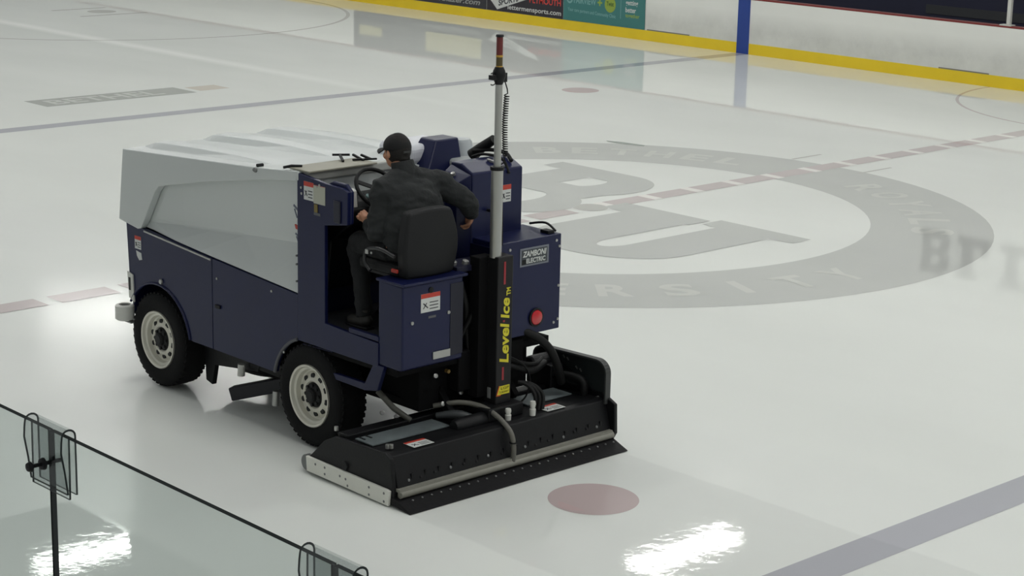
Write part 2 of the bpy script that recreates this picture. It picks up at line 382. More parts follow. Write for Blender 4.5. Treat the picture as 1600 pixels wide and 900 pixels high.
fit_text('Your care partners and Community Clinic', (13.03, YA, .375), (-1,0,-.03), Vm, 1.34, .09, bold=.01).build('lettering', PT, ad3)
MB().box((11.565, YB+.01, .36), (11.555, YB+.0135, .78)).build('divider', PT, ad3)
fit_text('getting', (11.43, YA, .615), Um, Vm, .33, .12, bold=.02).build('lettering', WT, ad3)
fit_text('better', (11.43, YA, .50), Um, Vm, .28, .10, bold=.02).build('lettering', WT, ad3)
fit_text('together', (11.43, YA, .38), Um, Vm, .38, .10, bold=.02).build('lettering', GRN, ad3)
# glass stanchion on the far boards
sp = empty('glass_stanchion', (2.86, YB-.08, 1.03), 'white metal post with foot plate standing on the far board cap', 'post')
MB().box((2.76, YB-.14, 1.03), (2.98, YB-.0, 1.05)).build('foot_plate', WHITE2, sp, .004)
MB().box((2.82, YB-.12, 1.05), (2.89, YB-.06, 2.6)).build('pole', WHITE2, sp, .006)

# ---- hanging lights
fix_m = mat('fixture_white', (200, 200, 198), .5); dif_m = mat('fixture_diffuser', (255, 255, 250), .4, emit=LAMP)
def make_light(x, y):
    t = empty('ceiling_light', (x, y, LAMP_Z)); t['kind'] = 'structure'; 
    MB().box((x-.32, y-1.22, LAMP_Z+.01), (x+.32, y+1.22, LAMP_Z+.14)).build('housing', fix_m, t, .02)
    MB().box((x-.27, y-1.17, LAMP_Z), (x+.27, y+1.17, LAMP_Z+.02)).build('diffuser', dif_m, t)
    return t
proto = make_light(4.94, -7.67)
for i in range(-4, 4):
    for j in range(0, 3):
        if i == 0 and j == 0: continue
        x = 4.94+6.16*i; y = -7.67+7.27*j
        if y < -15 or y > 16: continue
        r = proto.copy(); COL.objects.link(r); r.location = (x, y, LAMP_Z)
        for c in list(proto.children):
            d = c.copy(); COL.objects.link(d); d.parent = r

# ================================================================== ICE RESURFACER
YL = 7.46; YR = 6.0; YM = 6.73
Z = empty('ice_resurfacer', (-4.0, YM, 0), 'navy and white ride-on ice resurfacer with black conditioner towed at its rear', 'ice resurfacer')
FW = (-2.84, .37); RW = (-4.70, .37)
def arch(c, r, a0, a1, n=16): return [(c[0]+r*math.cos(R(a0+(a1-a0)*k/n)), c[1]+r*math.sin(R(a0+(a1-a0)*k/n))) for k in range(n+1)]
front_out = [(-2.43,1.215), (-2.47,.60)] + arch(FW, .435, 32, 168) + [(-3.30,.455), (-3.553,.455), (-3.553,1.133)]
door_out = [(-3.562,1.132), (-3.562,.455), (-4.30,.45)] + arch(RW, .39, 166, 108, 8)[::1]+[(-4.578,.735)] + [(-4.578,1.063)]
door_out = [(-3.562,1.132), (-3.562,.455), (-4.31,.45)] + arch(RW, .395, 168, 109, 8)[0:] 
door_out = door_out[:3] + [(x, z) for x, z in arch((-4.70,.37), .395, 12, 72, 8)] + [(-4.578,.742), (-4.578,1.063)]
for sgn, y0, y1 in ((1, YL-.03, YL), (-1, YR, YR+.03)):
    o = MB().prism(front_out, 'y', y0, y1).build('side_panel', BLUE, Z, .004)
    d = MB().prism(door_out, 'y', y0, y1).build('access_door', BLUE, Z, .004)
    if sgn > 0:
        MB().box((-3.60, YL, .775), (-3.66, YL+.012, .80)).build('latch', BLACK, d, .003)
        for bx, bz in ((-3.62,.995), (-4.28,1.03), (-4.42,.62), (-4.545,.60)): MB().lathe((bx, YL, bz), (0,1,0), [(.0,.006),(.009,.006),(.009,0)], 10).build('bolt', ALU, d)
        # edge trim under the tank
        MB().bar((-2.68, YL+.004, 1.185), (-3.55, YL+.004, 1.122), .012, .012).build('edge_trim', ALU, Z)
        MB().tube([(x, YL+.003, z) for x, z in arch(FW, .435, 32, 168)], .010, 8).build('arch_lip', BLUE, Z, smooth=True)
        MB().tube([(x, YL+.003, z) for x, z in arch((-4.70,.37), .395, 12, 72, 10)], .012, 8).build('arch_lip', mat('lip_lit_grey', (80, 82, 88), .5), Z, smooth=True)  # grey colour stands for light caught on the blue arch edge
        MB().lathe((-2.90, YL+.006, .835), (0,1,0), [(0,.012),(.018,.010),(.020,0)], 12).build('marker_stud', ALU, Z)
MB().box((-2.46, YR+.02, .50), (-2.49, YL-.02, 1.21)).build('front_panel', BLUE, Z, .004)
MB().box((-2.50, YR+.25, .42), (-5.40, YL-.32, .74)).build('chassis', DARK, Z, .01)
MB().box((-2.52, YR+.04, .86), (-4.58, YL-.04, 1.14)).box((-3.35, YR+.04, .50), (-4.25, YL-.04, .9)).build('body_core', DARK, Z)
# warning labels on the side
def label(par, O, U, V, w, h, head=.28, fig=True, base=LABW, name='warning_label'):
    n = Vector(U).normalized().cross(Vector(V).normalized())
    o = quad(O, U, V, w, h, .002).build(name, base, par)
    O = Vector(O); U = Vector(U).normalized(); V = Vector(V).normalized()
    quad(O+V*h*(1-head)+n*.002, U, V, w, h*head, .0008).build('header_band', RED, o)
    if fig:
        b = MB()
        for k in range(3): g = quad(O+U*w*.45+V*h*(.14+.17*k)+n*.002, U, V, w*.45, h*.05, .0008); b.add(g.v, g.f)
        g = MB().bar(O+U*w*.12+V*h*.5+n*.0025, O+U*w*.36+V*h*.22+n*.0025, .008, .001, up=tuple(n)); b.add(g.v, g.f)
        g = MB().bar(O+U*w*.12+V*h*.2+n*.0025, O+U*w*.30+V*h*.5+n*.0025, .006, .001, up=tuple(n)); b.add(g.v, g.f)
        b.build('print', INK, o)
    return o
SU = (-1,0,0); SV = (0,0,1); SY = YL+.0005
label(Z, (-2.545, SY, 1.03), SU, SV, .085, .10)
MB().prism([(-2.56,1.015),(-2.63,1.005),(-2.64,.955),(-2.60,.945),(-2.57,.975)], 'y', SY, SY+.002).build('arrow_label', LABW, Z)
# front light bracket and bumper roller
MB().prism([(-2.44,.835),(-2.515,.815),(-2.53,.605),(-2.46,.63)], 'y', YL, YL+.012).build('bumper_bracket', WHITE2, Z, .002)
MB().box((-2.462, YL+.008, .69), (-2.487, YL+.0135, .79)).build('bracket_slot', BLACK, Z)
roll = MB().lathe((-2.44, YL+.04, .455), (0,0,1), [(.045,.12),(.060,.12),(.074,.11),(.074,.01),(.062,0),(.03,0)], 28, True).build('bumper_roller', WHITE2, Z, smooth=True)
MB().lathe((-2.44, YL+.04, .455), (0,0,1), [(0,.108),(.047,.108),(.032,.0),(0,0)], 20).build('roller_core', BLACK, roll)
MB().box((-2.38, YL-.10, .435), (-2.52, YL+.04, .45)).build('roller_arm', STEEL, Z, .003)

# ---- white snow tank with its lid
def zb(x): return 1.215+(x+2.43)*(1.215-1.063)/(4.58-2.43)
def ztop(x): return 1.777+(-x-2.42)*.061 if x > -4.12 else 1.881+(-x-4.12)*.085
tank = MB()
xs = [-2.50, -2.75, -3.08, -3.4, -3.8, -4.2, -4.58]
rows = []
for x in xs:
    f = max(0, min(1, (-x-2.75)/.4))
    zc = 1.282+(-x-3.08)*.079
    yt = YL-.055
    rows.append([(x, YL-.004-.03*(1-f), zb(x)+.004), (x, YL-.055-.055*f, max(zb(x)+.03, zc)), (x, YL-.055-.048*f, max(zb(x)+.03, zc)+.035), (x, yt-.004, ztop(x)-.02), (x, YR+.05, ztop(x)-.02), (x, YR+.01, zb(x)+.004)])
vs = [p for r in rows for p in r]; n = 6
fs = [(i*n+k, i*n+(k+1)%n, (i+1)*n+(k+1)%n, (i+1)*n+k) for i in range(len(xs)-1) for k in range(n)] + [[0,1,2,3,4,5], [(len(xs)-1)*n+k for k in range(n)][::-1]]
tank.add(vs, fs); tk = tank.build('snow_tank', WHITE, Z, .012, segs=3)
# side skirt of the lid: outline on the left and right
sk = [(-2.42,1.777), (-2.345,1.225), (-2.60,1.190), (-2.645,1.20), (-2.672,1.24), (-2.85,1.515), (-2.90,1.560), (-2.98,1.580), (-3.4,1.668), (-4.107,1.793), (-4.30,1.822), (-4.578,1.857), (-4.578,1.925), (-4.123,1.884)]
MB().prism(sk, 'y', YL-.05, YL+.012).build('lid_side', WHITE, Z, .007, segs=3)
MB().prism(sk, 'y', YR-.012, YR+.05).build('lid_side', WHITE, Z, .012)
MB().prism([(-2.42,1.777), (-2.345,1.225), (-2.385,1.22), (-2.46,1.77)], 'y', YR-.005, YL+.004).build('lid_front', WHITE, Z)
prof = [(YL+.004,-.004),(YL-.05,0),(7.345,.0),(7.305,.048),(7.20,.055),(7.00,.030),(6.82,.006),(6.78,.058),(6.66,.066),(6.46,.036),(6.31,.010),(6.27,.058),(6.16,.062),(6.06,.05),(6.02,.0),(YR-.004,-.004)]
lx = [(-2.42,0),(-2.47,.1),(-2.62,.9),(-2.72,1),(-3.2,.95),(-3.6,.7),(-3.9,.35),(-4.08,.04),(-4.12,0)]
lid = MB(); vs = []
for x, k in lx:
    for y, dz_ in prof: vs.append((x, y, ztop(x)+dz_*(k if dz_ > 0 else 1)+.002))
for x, k in lx:
    for y, dz_ in prof: vs.append((x, y, ztop(x)-.06))
np_ = len(prof); nl = len(lx); o0 = np_*nl
fs = []
for i in range(nl-1):
    for j in range(np_-1):
        fs.append((i*np_+j, i*np_+j+1, (i+1)*np_+j+1, (i+1)*np_+j)); fs.append((o0+i*np_+j, o0+(i+1)*np_+j, o0+(i+1)*np_+j+1, o0+i*np_+j+1))
for j in range(np_-1):
    fs.append((j, o0+j, o0+j+1, j+1)); e = (nl-1)*np_; fs.append((e+j, e+j+1, o0+e+j+1, o0+e+j))
for i in range(nl-1):
    fs.append((i*np_, (i+1)*np_, o0+(i+1)*np_, o0+i*np_)); e = np_-1; fs.append((i*np_+e, o0+i*np_+e, o0+(i+1)*np_+e, (i+1)*np_+e))
lid.add(vs, fs).build('tank_lid', WHITE, Z, .006)
MB().prism([(-4.12,1.84),(-4.60,1.86),(-4.60,1.925),(-4.12,1.885)], 'y', YR, YL+.006).build('tank_deck', WHITE, Z, .008)
MB().box((-4.50, YR+.03, 1.66), (-4.63, YL-.06, 1.862)).build('tank_rear_wall', WHITE, Z, .006)
MB().lathe((-4.12, YL+.01, 1.868), (0,1,0), [(0,.022),(.010,.022),(.018,.012),(.022,0)], 14).build('lid_hinge', STEEL, Z)
MB().lathe((-4.12, YL-.03, 1.895), (0,1,0), [(0,.03),(.012,.03),(.012,-.02),(0,-.02)], 12).build('hinge_pin', BLACK, Z)
# number / text fragments at the rear of the tank side
def frag(b):
    b.v = [Vector((p.x, YL-.058+(p.y-(YL-.03)), p.z)) for p in b.v]; b.build('tank_lettering', mat('logo_grey', (96, 102, 118), .5), Z)
frag(MB().bar((-4.46, YL-.03, 1.665), (-4.57, YL-.03, 1.60), .014, .004, up=(0,1,0)))
frag(MB().bar((-4.47, YL-.03, 1.64), (-4.50, YL-.03, 1.58), .010, .004, up=(0,1,0)))
frag(MB().bar((-4.48, YL-.03, 1.47), (-4.57, YL-.03, 1.42), .012, .004, up=(0,1,0)))
frag(MB().bar((-4.49, YL-.03, 1.45), (-4.52, YL-.03, 1.40), .008, .004, up=(0,1,0)))
MB().prism([(-4.48,1.535),(-4.575,1.515),(-4.575,1.49),(-4.49,1.505)], 'y', YL-.06, YL-.0505).build('tank_lettering', RED, Z)
for bz in (1.33, 1.27, 1.15): MB().lathe((-4.548, YL-.02, bz), (0,1,0), [(0,.012),(.008,.010),(.008,-.03)], 8).build('rivet', STEEL, Z)

# ---- translucent fill cap hump and tank hump on the right
MB().box((-4.25, 6.05, 1.86), (-4.62, 6.50, 2.00)).build('water_tank_hump', mat('tank_translucent', (206, 209, 216), .3), Z, .05, segs=4)
MB().lathe((-4.62, 6.02, 1.88), (0,0,1), [(.0,.13),(.07,.13),(.085,.11),(.10,.0),(0,0)], 24).build('fill_cap', mat('cap_pale', (170, 176, 180), .3), Z, smooth=True)
MB().box((-4.62, 5.95, 1.74), (-4.98, 6.22, 1.90)).build('tank_shoulder', mat('shoulder_grey', (166, 170, 170), .4), Z, .03, segs=3)

# ---- cockpit
MB().prism([(-4.582,1.915), (-4.582,.742), (-4.66,.742), (-5.45,.742), (-5.45,.905), (-5.138,.915), (-4.884,.925), (-4.884,1.60), (-5.123,1.64), (-5.129,1.86), (-5.07,1.88), (-4.89,1.885)], 'y', YL-.025, YL+.004).build('cockpit_side_panel', BLUE, Z, .004)
MB().prism([(-4.88,1.60), (-5.123,1.64), (-5.127,1.86), (-5.07,1.905), (-4.93,1.905), (-4.88,1.88)], 'y', YL-.058, YL-.025).build('side_console', BLUE, Z, .012, segs=3)
MB().box((-4.99, YL+.003, 1.64), (-5.06, YL+.016, 1.79)).build('console_latch', mat('latch_navy', (16, 19, 40), .5), Z, .012)
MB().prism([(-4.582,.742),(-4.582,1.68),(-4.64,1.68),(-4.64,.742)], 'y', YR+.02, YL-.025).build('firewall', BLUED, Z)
MB().box((-4.60, YR+.05, .86), (-5.47, YL-.02, .915)).build('cockpit_floor', mat('floor_tread', (30, 31, 36), .7, bump=.2, bscale=150), Z)
MB().box((-5.14, YL-.03, .915), (-5.45, YL+.002, .948)).build('step_kick', BLUE, Z, .004)
# label pair on the side panel
label(Z, (-4.66, YL+.0045, 1.745), (-1,0,0), SV, .105, .125, head=.25)
label(Z, (-4.766, YL+.0045, 1.735), (-1,0,0), SV, .125, .125, head=0.02, fig=False, base=LABC, name='instruction_label')
MB().box((-4.775, YL+.004, 1.675), (-4.81, YL+.009, 1.73)).build('small_label', mat('label_brass', (120, 104, 48), .5), Z)
MB().box((-4.77, YL+.004, 1.655), (-4.84, YL+.007, 1.672)).build('small_label', mat('label_dimgrey', (90, 92, 96), .5), Z)
for bx, bz in ((-4.63,1.82),(-4.635,1.78),(-4.80,1.85),(-4.83,1.865)): MB().lathe((bx, YL+.004, bz), (0,1,0), [(0,.006),(.009,.005),(.009,0)], 10).build('bolt', ALU, Z)
# black console and instruments
con = MB().prism([(-4.64,1.10),(-4.64,1.74),(-4.80,1.76),(-4.98,1.70),(-4.98,1.60),(-4.76,1.45),(-4.72,1.10)], 'y', 6.50, 7.32).build('dashboard', mat('dash_black', (8, 9, 11), .4, spec=.3), Z, .012)
MB().prism([(-4.90,1.835),(-4.94,1.82),(-4.96,1.62),(-4.93,1.61)], 'y', 7.235, 7.27).build('lever', WHITE2, Z, .006)
for yy, r_ in ((7.10,.022),(7.03,.018),(6.95,.018)): MB().lathe((-4.90, yy, 1.755), (-.45,0,.9), [(0,.014),(r_,.012),(r_,0)], 16).build('gauge', mat('gauge_pale', (170, 200, 198), .2), con)
# tray with black clips on top of the deck
MB().box((-4.46, 6.86, 1.925), (-4.70, 7.45, 1.937)).build('tray', mat('tray_beige', (150, 148, 134), .5, var=.1), Z, .003)
MB().box((-4.60, 6.60, 1.862), (-4.66, 7.43, 1.925)).build('rear_lip', mat('lip_pale', (176, 178, 174), .5), Z, .01)
MB().tube([(-4.44,7.47,1.93),(-4.49,7.44,1.945),(-4.53,7.38,1.942)], .010, 8).build('tray_clip', BLACK, Z, smooth=True)
MB().bar((-4.40,7.02,1.965),(-4.47,6.92,1.965),.016,.014).bar((-4.45,6.99,1.965),(-4.56,7.05,1.945),.016,.014).bar((-4.52,6.86,1.965),(-4.60,6.84,1.945),.016,.014).bar((-4.55,6.96,1.945),(-4.62,6.80,1.945),.014,.012).bar((-4.48,6.90,1.965),(-4.60,6.90,1.94),.014,.014).build('tray_clip', BLACK, Z)
for yy in (7.40, 7.33): MB().bar((-4.585, yy, 1.93), (-4.60, yy, 1.86), .006, .006).build('wire', STEEL, Z)
# steering wheel
swc = Vector((-4.90, 7.02, 1.80)); swa = Vector((-.72, 0, .69)).normalized()
u_ = Vector((0,1,0)); w_ = swa.cross(u_)
SW = MB().tube([swc+(u_*math.cos(t)+w_*math.sin(t))*.165 for t in [k*2*PI/36 for k in range(37)]], .014, 10).build('steering_wheel', BLACKM, Z, smooth=True)
sp_ = MB()
for k in range(3):
    t = R(90+120*k); sp_.bar(swc, swc+(u_*math.cos(t)+w_*math.sin(t))*.16, .03, .01, up=tuple(swa))
sp_.build('spokes', BLACK, SW); MB().lathe(swc, swa, [(0,.03),(.035,.02),(.045,-.02),(.02,-.03),(.02,-.14),(0,-.14)], 20).build('hub', BLACK, SW, smooth=True)
MB().tube([swc-swa*.02, swc-swa*.3], .03, 12).build('steering_column', BLACK, Z, smooth=True)
# tapered navy cowl to the right of the driver
def frustum(b0, b1, z0, t0, t1, z1, ztilt=0):
    (x0,y0),(x1,y1) = b0, b1; (a0,c0),(a1,c1) = t0, t1
    return MB().add([(x0,y0,z0),(x1,y0,z0),(x1,y1,z0),(x0,y1,z0),(a0,c0,z1),(a1,c0,z1),(a1,c1,z1),(a0,c1,z1)], [(0,3,2,1),(4,5,6,7),(0,1,5,4),(1,2,6,5),(2,3,7,6),(3,0,4,7)])
frustum((-4.46,6.09),(-4.76,6.50),1.70,(-4.53,6.11),(-4.70,6.325),2.04).build('auger_cowl', BLUE, Z, .012)
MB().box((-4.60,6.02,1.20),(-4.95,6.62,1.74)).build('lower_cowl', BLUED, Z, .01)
# tall cabinet
MB().prism([(-5.39,.90),(-5.39,1.93),(-5.27,1.985),(-5.17,1.985),(-5.17,.90)], 'y', 6.125, 6.60).build('tall_cabinet', BLUE, Z, .012, segs=3)
MB().add([(-5.385,6.60,.95),(-5.385,6.60,1.92),(-5.33,6.69,1.86),(-5.33,6.69,.95),(-5.18,6.60,.95),(-5.18,6.60,1.97),(-5.18,6.66,1.93),(-5.18,6.66,.95)], [(0,1,2,3),(4,7,6,5),(1,5,6,2),(3,2,6,7),(0,3,7,4),(0,4,5,1)]).build('cabinet_bevel', BLUE, Z, .006)
tc_l = label(Z, (-5.3905, 6.325, 1.70), (0,-1,0), SV, .088, .12, head=.28)
MB().tube([(-5.40,6.46,1.665),(-5.44,6.46,1.665)], .011, 10).tube([(-5.44,6.46,1.665),(-5.46,6.40,1.665)], .008, 8).build('cabinet_latch', BLACK, Z, smooth=True)
MB().tube([(-4.98,6.23,1.96),(-5.04,6.21,2.015),(-5.16,6.19,2.095)], [.046,.038,.034], 16).build('black_spout', BLACKM, Z, smooth=True)
MB().tube([(-5.02,6.26,2.0),(-5.14,6.20,2.02),(-5.26,6.17,2.01),(-5.34,6.19,1.97)], .014, 10, smooth=6).build('hose', BLACKM, Z, smooth=True)
MB().tube([(-5.10,6.34,1.98),(-5.2,6.32,2.01),(-5.33,6.27,1.99),(-5.405,6.27,1.90)], .010, 8, smooth=6).build('hose', BLACKM, Z, smooth=True)
MB().bar((-5.28,6.36,1.99),(-5.33,6.34,1.975),.02,.010).build('bracket', ALU, Z)
MB().lathe((-5.26, 6.655, 1.91), (-.2,.4,.9), [(0,.02),(.015,.018),(.018,0)], 12).build('switch_knob', ALU, Z)
# right rear box
rb = MB().box((-5.66, 6.00, .81), (-5.27, 6.58, 1.487)).build('rear_box', BLUE, Z, .006)
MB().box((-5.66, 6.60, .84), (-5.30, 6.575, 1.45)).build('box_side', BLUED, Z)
bd = quad((-5.6605, 6.395, 1.30), (0,-1,0), (0,0,1), .272, .128, .003).build('maker_badge', mat('badge_rim', (120, 124, 134), .4, .3), rb)
quad((-5.6635, 6.380, 1.312), (0,-1,0), (0,0,1), .242, .104, .0015).build('badge_face', mat('badge_face', (62, 68, 72), .5), bd)
fit_text('ZAMBONI', (-5.6652, 6.372, 1.365), (0,-1,0), (0,0,1), .226, .042, bold=.03, shear=.2).build('lettering', LABW, bd)
fit_text('ELECTRIC', (-5.6652, 6.336, 1.320), (0,-1,0), (0,0,1), .180, .034, bold=.03).build('lettering', LABW, bd)
MB().box((-5.665, 6.375, 1.316), (-5.6665, 6.342, 1.350)).build('badge_square', BLACK, bd)
tl = MB().lathe((-5.66, 6.232, .925), (-1,0,0), [(.066,0),(.066,.012),(.054,.014),(.054,.0)], 28).build('tail_lamp', BLACK, Z, smooth=True)
MB().lathe((-5.66, 6.232, .925), (-1,0,0), [(.054,.006),(.050,.016),(.03,.022),(0,.024)], 28).build('lens', LENS, tl, smooth=True)
for by, bz in ((6.49,1.435),(6.05,1.445),(6.02,1.40),(6.02,1.12),(6.02,.88),(6.06,.86)): MB().lathe((-5.66, by, bz), (-1,0,0), [(0,.008),(.010,.006),(.010,0)], 10).build('bolt', ALU, rb)
MB().box((-5.55, 6.04, 1.487), (-5.63, 6.10, 1.51)).tube([(-5.62,6.02,1.50),(-5.50,6.00,1.535),(-5.36,6.02,1.51)], .009, 8, smooth=5).build('lid_catch', BLACK, Z, .003)
# centre recess
MB().box((-5.46, 6.58, .76), (-5.40, 6.95, 1.33)).build('centre_panel', BLUED, Z, .004)
MB().box((-5.64, 6.885, .80), (-5.50, 6.93, 1.22)).build('centre_rib', mat('rib_slate', (44, 48, 62), .5), Z, .006)
MB().box((-5.42, 6.60, 1.33), (-5.62, 6.93, 1.37)).build('centre_shelf', mat('shelf_navy', (18, 20, 44), .5), Z, .004)
for p_ in ((-5.55,6.90,1.385),(-5.58,6.82,1.385),(-5.60,6.72,1.385)): MB().lathe(p_, (-.3,0,1), [(0,.02),(.022,.012),(.024,-.015)], 10).build('fitting', ALU, Z)
MB().tube([(-5.55,6.86,1.30),(-5.60,6.83,1.1),(-5.57,6.80,.95),(-5.6,6.78,.70)], .022, 10, smooth=6).build('hose', BLACKM, Z, smooth=True)
MB().tube([(-5.56,6.75,1.32),(-5.62,6.76,1.1),(-5.60,6.84,.92),(-5.55,6.88,.80)], .016, 10, smooth=6).build('hose', BLACKM, Z, smooth=True)
# seat box
sb = MB().prism([(-5.44,.755),(-5.44,1.335),(-5.685,1.325),(-5.685,.765),(-5.66,.755)], 'y', 6.93, YL-.005).build('seat_box', BLUE, Z, .012, segs=3)
MB().box((-5.42, 6.90, 1.325), (-5.70, YL+.003, 1.345)).build('seat_box_rim', BLUE, Z, .006)
MB().box((-5.684, 6.932, .80), (-5.689, 7.045, 1.29)).build('recess_shade', mat('recess_shade_navy', (14, 16, 36), .5), sb, .002)  # flat plate, shade of a recess put into its darker navy
label(Z, (-5.6855, 7.30, 1.13), (0,-1,0), SV, .165, .125, head=.24)
MB().box((-5.685, 7.235, 1.085), (-5.688, 7.17, 1.10)).build('small_label', mat('label_dimgrey', (90, 92, 96), .5), Z)
for by, bz in ((7.375,1.075),(7.06,1.10)): MB().lathe((-5.685, by, bz), (-1,0,0), [(0,.010),(.012,.008),(.012,0)], 10).build('bolt', ALU, sb)
MB().box((-5.686, 7.195, .80), (-5.694, 7.045, .85)).build('serial_plate', ALU, Z, .001)
MB().lathe((-5.685, 7.215, 1.275), (-1,0,0), [(0,.008),(.02,.006),(.02,0)], 12).build('key_hole', BLACK, Z)
# fender under the seat box
MB().prism([(-4.80,.592),(-4.80,.555),(-5.31,.55),(-5.44,.575),(-5.51,.755),(-5.40,.755),(-5.31,.60)], 'y', YL-.03, YL+.002).build('fender_bar', BLUE, Z, .004)
MB().box((-4.60, YR+.04, .70), (-5.60, YL-.03, .75)).build('rear_frame', DARK, Z)
MB().tube([(-4.62,YL-.012,.72),(-4.95,YL-.012,.735)], .006, 6).build('frame_edge', BLUED, Z)

# ---- wheels
def wheel(cx, cy, cz, side):
    """side +1: outer face towards +y"""
    ax = (0, side, 0); Rr = .365
    t = MB(); prof = [(.205,-.10),(.23,-.115),(.30,-.118),(.335,-.112),(.356,-.09),(.365,-.05),(.365,.05),(.356,.09),(.335,.112),(.30,.118),(.23,.115),(.205,.10)]
    t.lathe((cx, cy, cz), ax, prof, 64, True)
    # tread lugs
    for k in range(44):
        a = 2*PI*k/44
        d = Vector((math.cos(a), 0, math.sin(a))); tn = Vector((-math.sin(a), 0, math.cos(a)))
        for s2, rr in ((1, .3505), (-1, .3505)):
            c = Vector((cx, cy, cz))+d*rr+Vector((0, s2*.070, 0))
            t.bar(c-Vector((0,.03,0))+tn*.006*s2, c+Vector((0,.028,0))-tn*.004*s2, .030, .022, up=tuple(d))
    w = t.build('wheel', RUB, Z, smooth=True)
    rim = MB().lathe((cx, cy, cz), ax, [(.200,.08),(.213,.112),(.222,.118),(.222,.105),(.2,.0)], 56)
    rim.lathe((cx, cy, cz), ax, [(.218,.120),(.205,.118),(.198,.095),(.183,.088),(.176,.055),(.165,.050),(.150,.060),(.115,.078),(.098,.080),(.085,.066),(.0,.066)], 56)
    r = rim.build('rim', mat('rim_white', (214, 212, 200), .28, .15, var=.05, vscale=10), w, smooth=True)
    for k in range(10):
        a = 2*PI*k/10+.2; c = Vector((cx, cy, cz))+Vector((math.cos(a), 0, math.sin(a)))*.133
        MB().lathe(c+Vector((0, side*.060,0)), (0,side,0), [(0,.014),(.020,.014),(.020,0)], 12).build('rim_hole', BLACK, w)
    hb = MB().lathe((cx, cy, cz), ax, [(0,.118),(.035,.118),(.046,.108),(.052,.09),(.080,.084),(.092,.066)], 24)
    for k in range(8):
        a = 2*PI*k/8; c = Vector((cx, cy, cz))+Vector((math.cos(a), 0, math.sin(a)))*.070
        hb.lathe(c+Vector((0, side*.07,0)), (0,side,0), [(0,.028),(.013,.026),(.013,0)], 8)
    hb.build('hub', BLACK, w)
    return w
for (cx, cz) in ((-2.84,.372), (-4.715,.372)):
    wheel(cx, YL-.105, cz, 1); wheel(cx, YR+.105, cz, -1)
for cx in (-2.84, -4.715):
    MB().tube([(cx, YR+.15, .37), (cx, YL-.16, .37)], .05, 12).lathe((cx, YM, .37), (0,1,0), [(0,-.16),(.09,-.14),(.13,0),(.09,.14),(0,.16)], 20).build('axle', DARK, Z, smooth=True)
# rear undercarriage jumble
MB().box((-5.0, 6.15, .38), (-5.50, 7.15, .70)).box((-5.25, 6.3, .50), (-5.62, 6.90, .78)).build('rear_chassis', DARK, Z, .01)
MB().tube([(-5.30,7.34,.52),(-5.42,7.30,.42),(-5.50,7.22,.34)], .020, 10).build('lift_link', MATS.get('pipe_dull2') or mat('pipe_dull2', (84, 84, 78), .5), Z, smooth=True)
for pa, pb in (((-5.0,7.22,.45),(-5.45,7.10,.40)),((-5.35,6.95,.62),(-5.60,6.95,.36)),((-5.35,6.35,.62),(-5.60,6.35,.36))): MB().bar(pa, pb, .05, .055).build('lift_arm', DARK, Z, .005)
MB().lathe((-5.46,7.08,.55), (-1,0,0), [(0,.05),(.03,.05),(.06,.03),(.07,-.1)], 16).lathe((-5.50,6.96,.52), (-1,0,0), [(0,.02),(.012,.02),(.012,0)], 8).build('hydraulic_motor', DARK, Z, smooth=True)
for p_ in ((-5.53,7.03,.62),(-5.55,6.98,.42),(-5.53,6.80,.46),(-5.30,7.30,.36),(-5.40,7.26,.35),(-5.62,6.72,.52)): MB().lathe(p_, (-1,.3,.4), [(0,.012),(.016,.010),(.016,-.01)], 8).build('fitting', ALU, Z)
MB().lathe((-5.60,6.98,.66), (-1,0,0), [(0,.01),(.014,.01),(.014,-.02)], 8).build('fitting', mat('brass', (120, 96, 48), .4, .5), Z)
# front underside: board brush arm, wash tank outlet
MB().prism([(-3.22,.47),(-3.24,.12),(-3.32,.10),(-3.36,.26),(-3.9,.33),(-3.95,.46)], 'y', 7.27, 7.31).build('brush_bracket', BLACK, Z, .005)
MB().bar((-3.68,7.32,.49),(-3.90,7.32,.45),.04,.08).bar((-3.80,7.30,.40),(-4.2,7.22,.36),.05,.10).build('brush_bracket', BLACK, Z, .008)
MB().prism([(-3.28,.46),(-3.29,.24),(-3.5,.27),(-4.2,.30),(-4.3,.45)], 'y', 7.18, 7.24).build('brush_bracket', DARK, Z)
MB().bar((-3.68,7.38,.13),(-4.10,7.18,.27),.09,.10).build('board_brush_arm', mat('arm_navy', (7, 9, 22), .5), Z, .01)
MB().tube([(-3.76,7.36,.28),(-3.77,7.36,.37)], .028, 14).build('white_filter', WHITE2, Z, smooth=True)
MB().tube([(-4.14,7.33,.14),(-4.15,7.33,.25)], .028, 14).build('white_filter', ALU, Z, smooth=True)
MB().tube([(-3.45,7.25,.30),(-3.7,7.22,.27),(-3.95,7.2,.30),(-4.2,7.1,.35)], .02, 8, smooth=5).build('hose', BLACKM, Z, smooth=True)

# ---- conditioner
CL = 7.80; CR = 5.80
C_ = MB().prism([(-5.46,.30),(-5.93,.335),(-5.97,.325),(-6.035,.10),(-6.02,.035),(-5.90,.06),(-5.46,.22)], 'y', CR+.03, CL-.03).build('conditioner', BLACK, Z, .006)
sp1 = [(-5.10,.02),(-5.12,.10),(-5.20,.17),(-5.30,.265),(-5.42,.325),(-5.93,.345),(-5.985,.315),(-6.02,.10),(-6.02,.02)]
sl = MB().prism(sp1, 'y', CL-.03, CL).build('conditioner_side', BLACK, Z, .006)
sr = MB().prism([(-5.24,.02),(-5.26,.36),(-5.93,.37),(-6.06,.31),(-6.07,.10),(-6.02,.02)], 'y', CR-.0, CR+.03).build('conditioner_side', BLACK, Z, .006)
rn = MB().prism([(-5.135,.125),(-5.145,.022),(-5.99,.008),(-6.0,.11),(-5.97,.115)], 'y', CL, CL+.022).build('side_runner', mat('runner_white', (226, 226, 218), .45, var=.05, vscale=8), Z, .004)
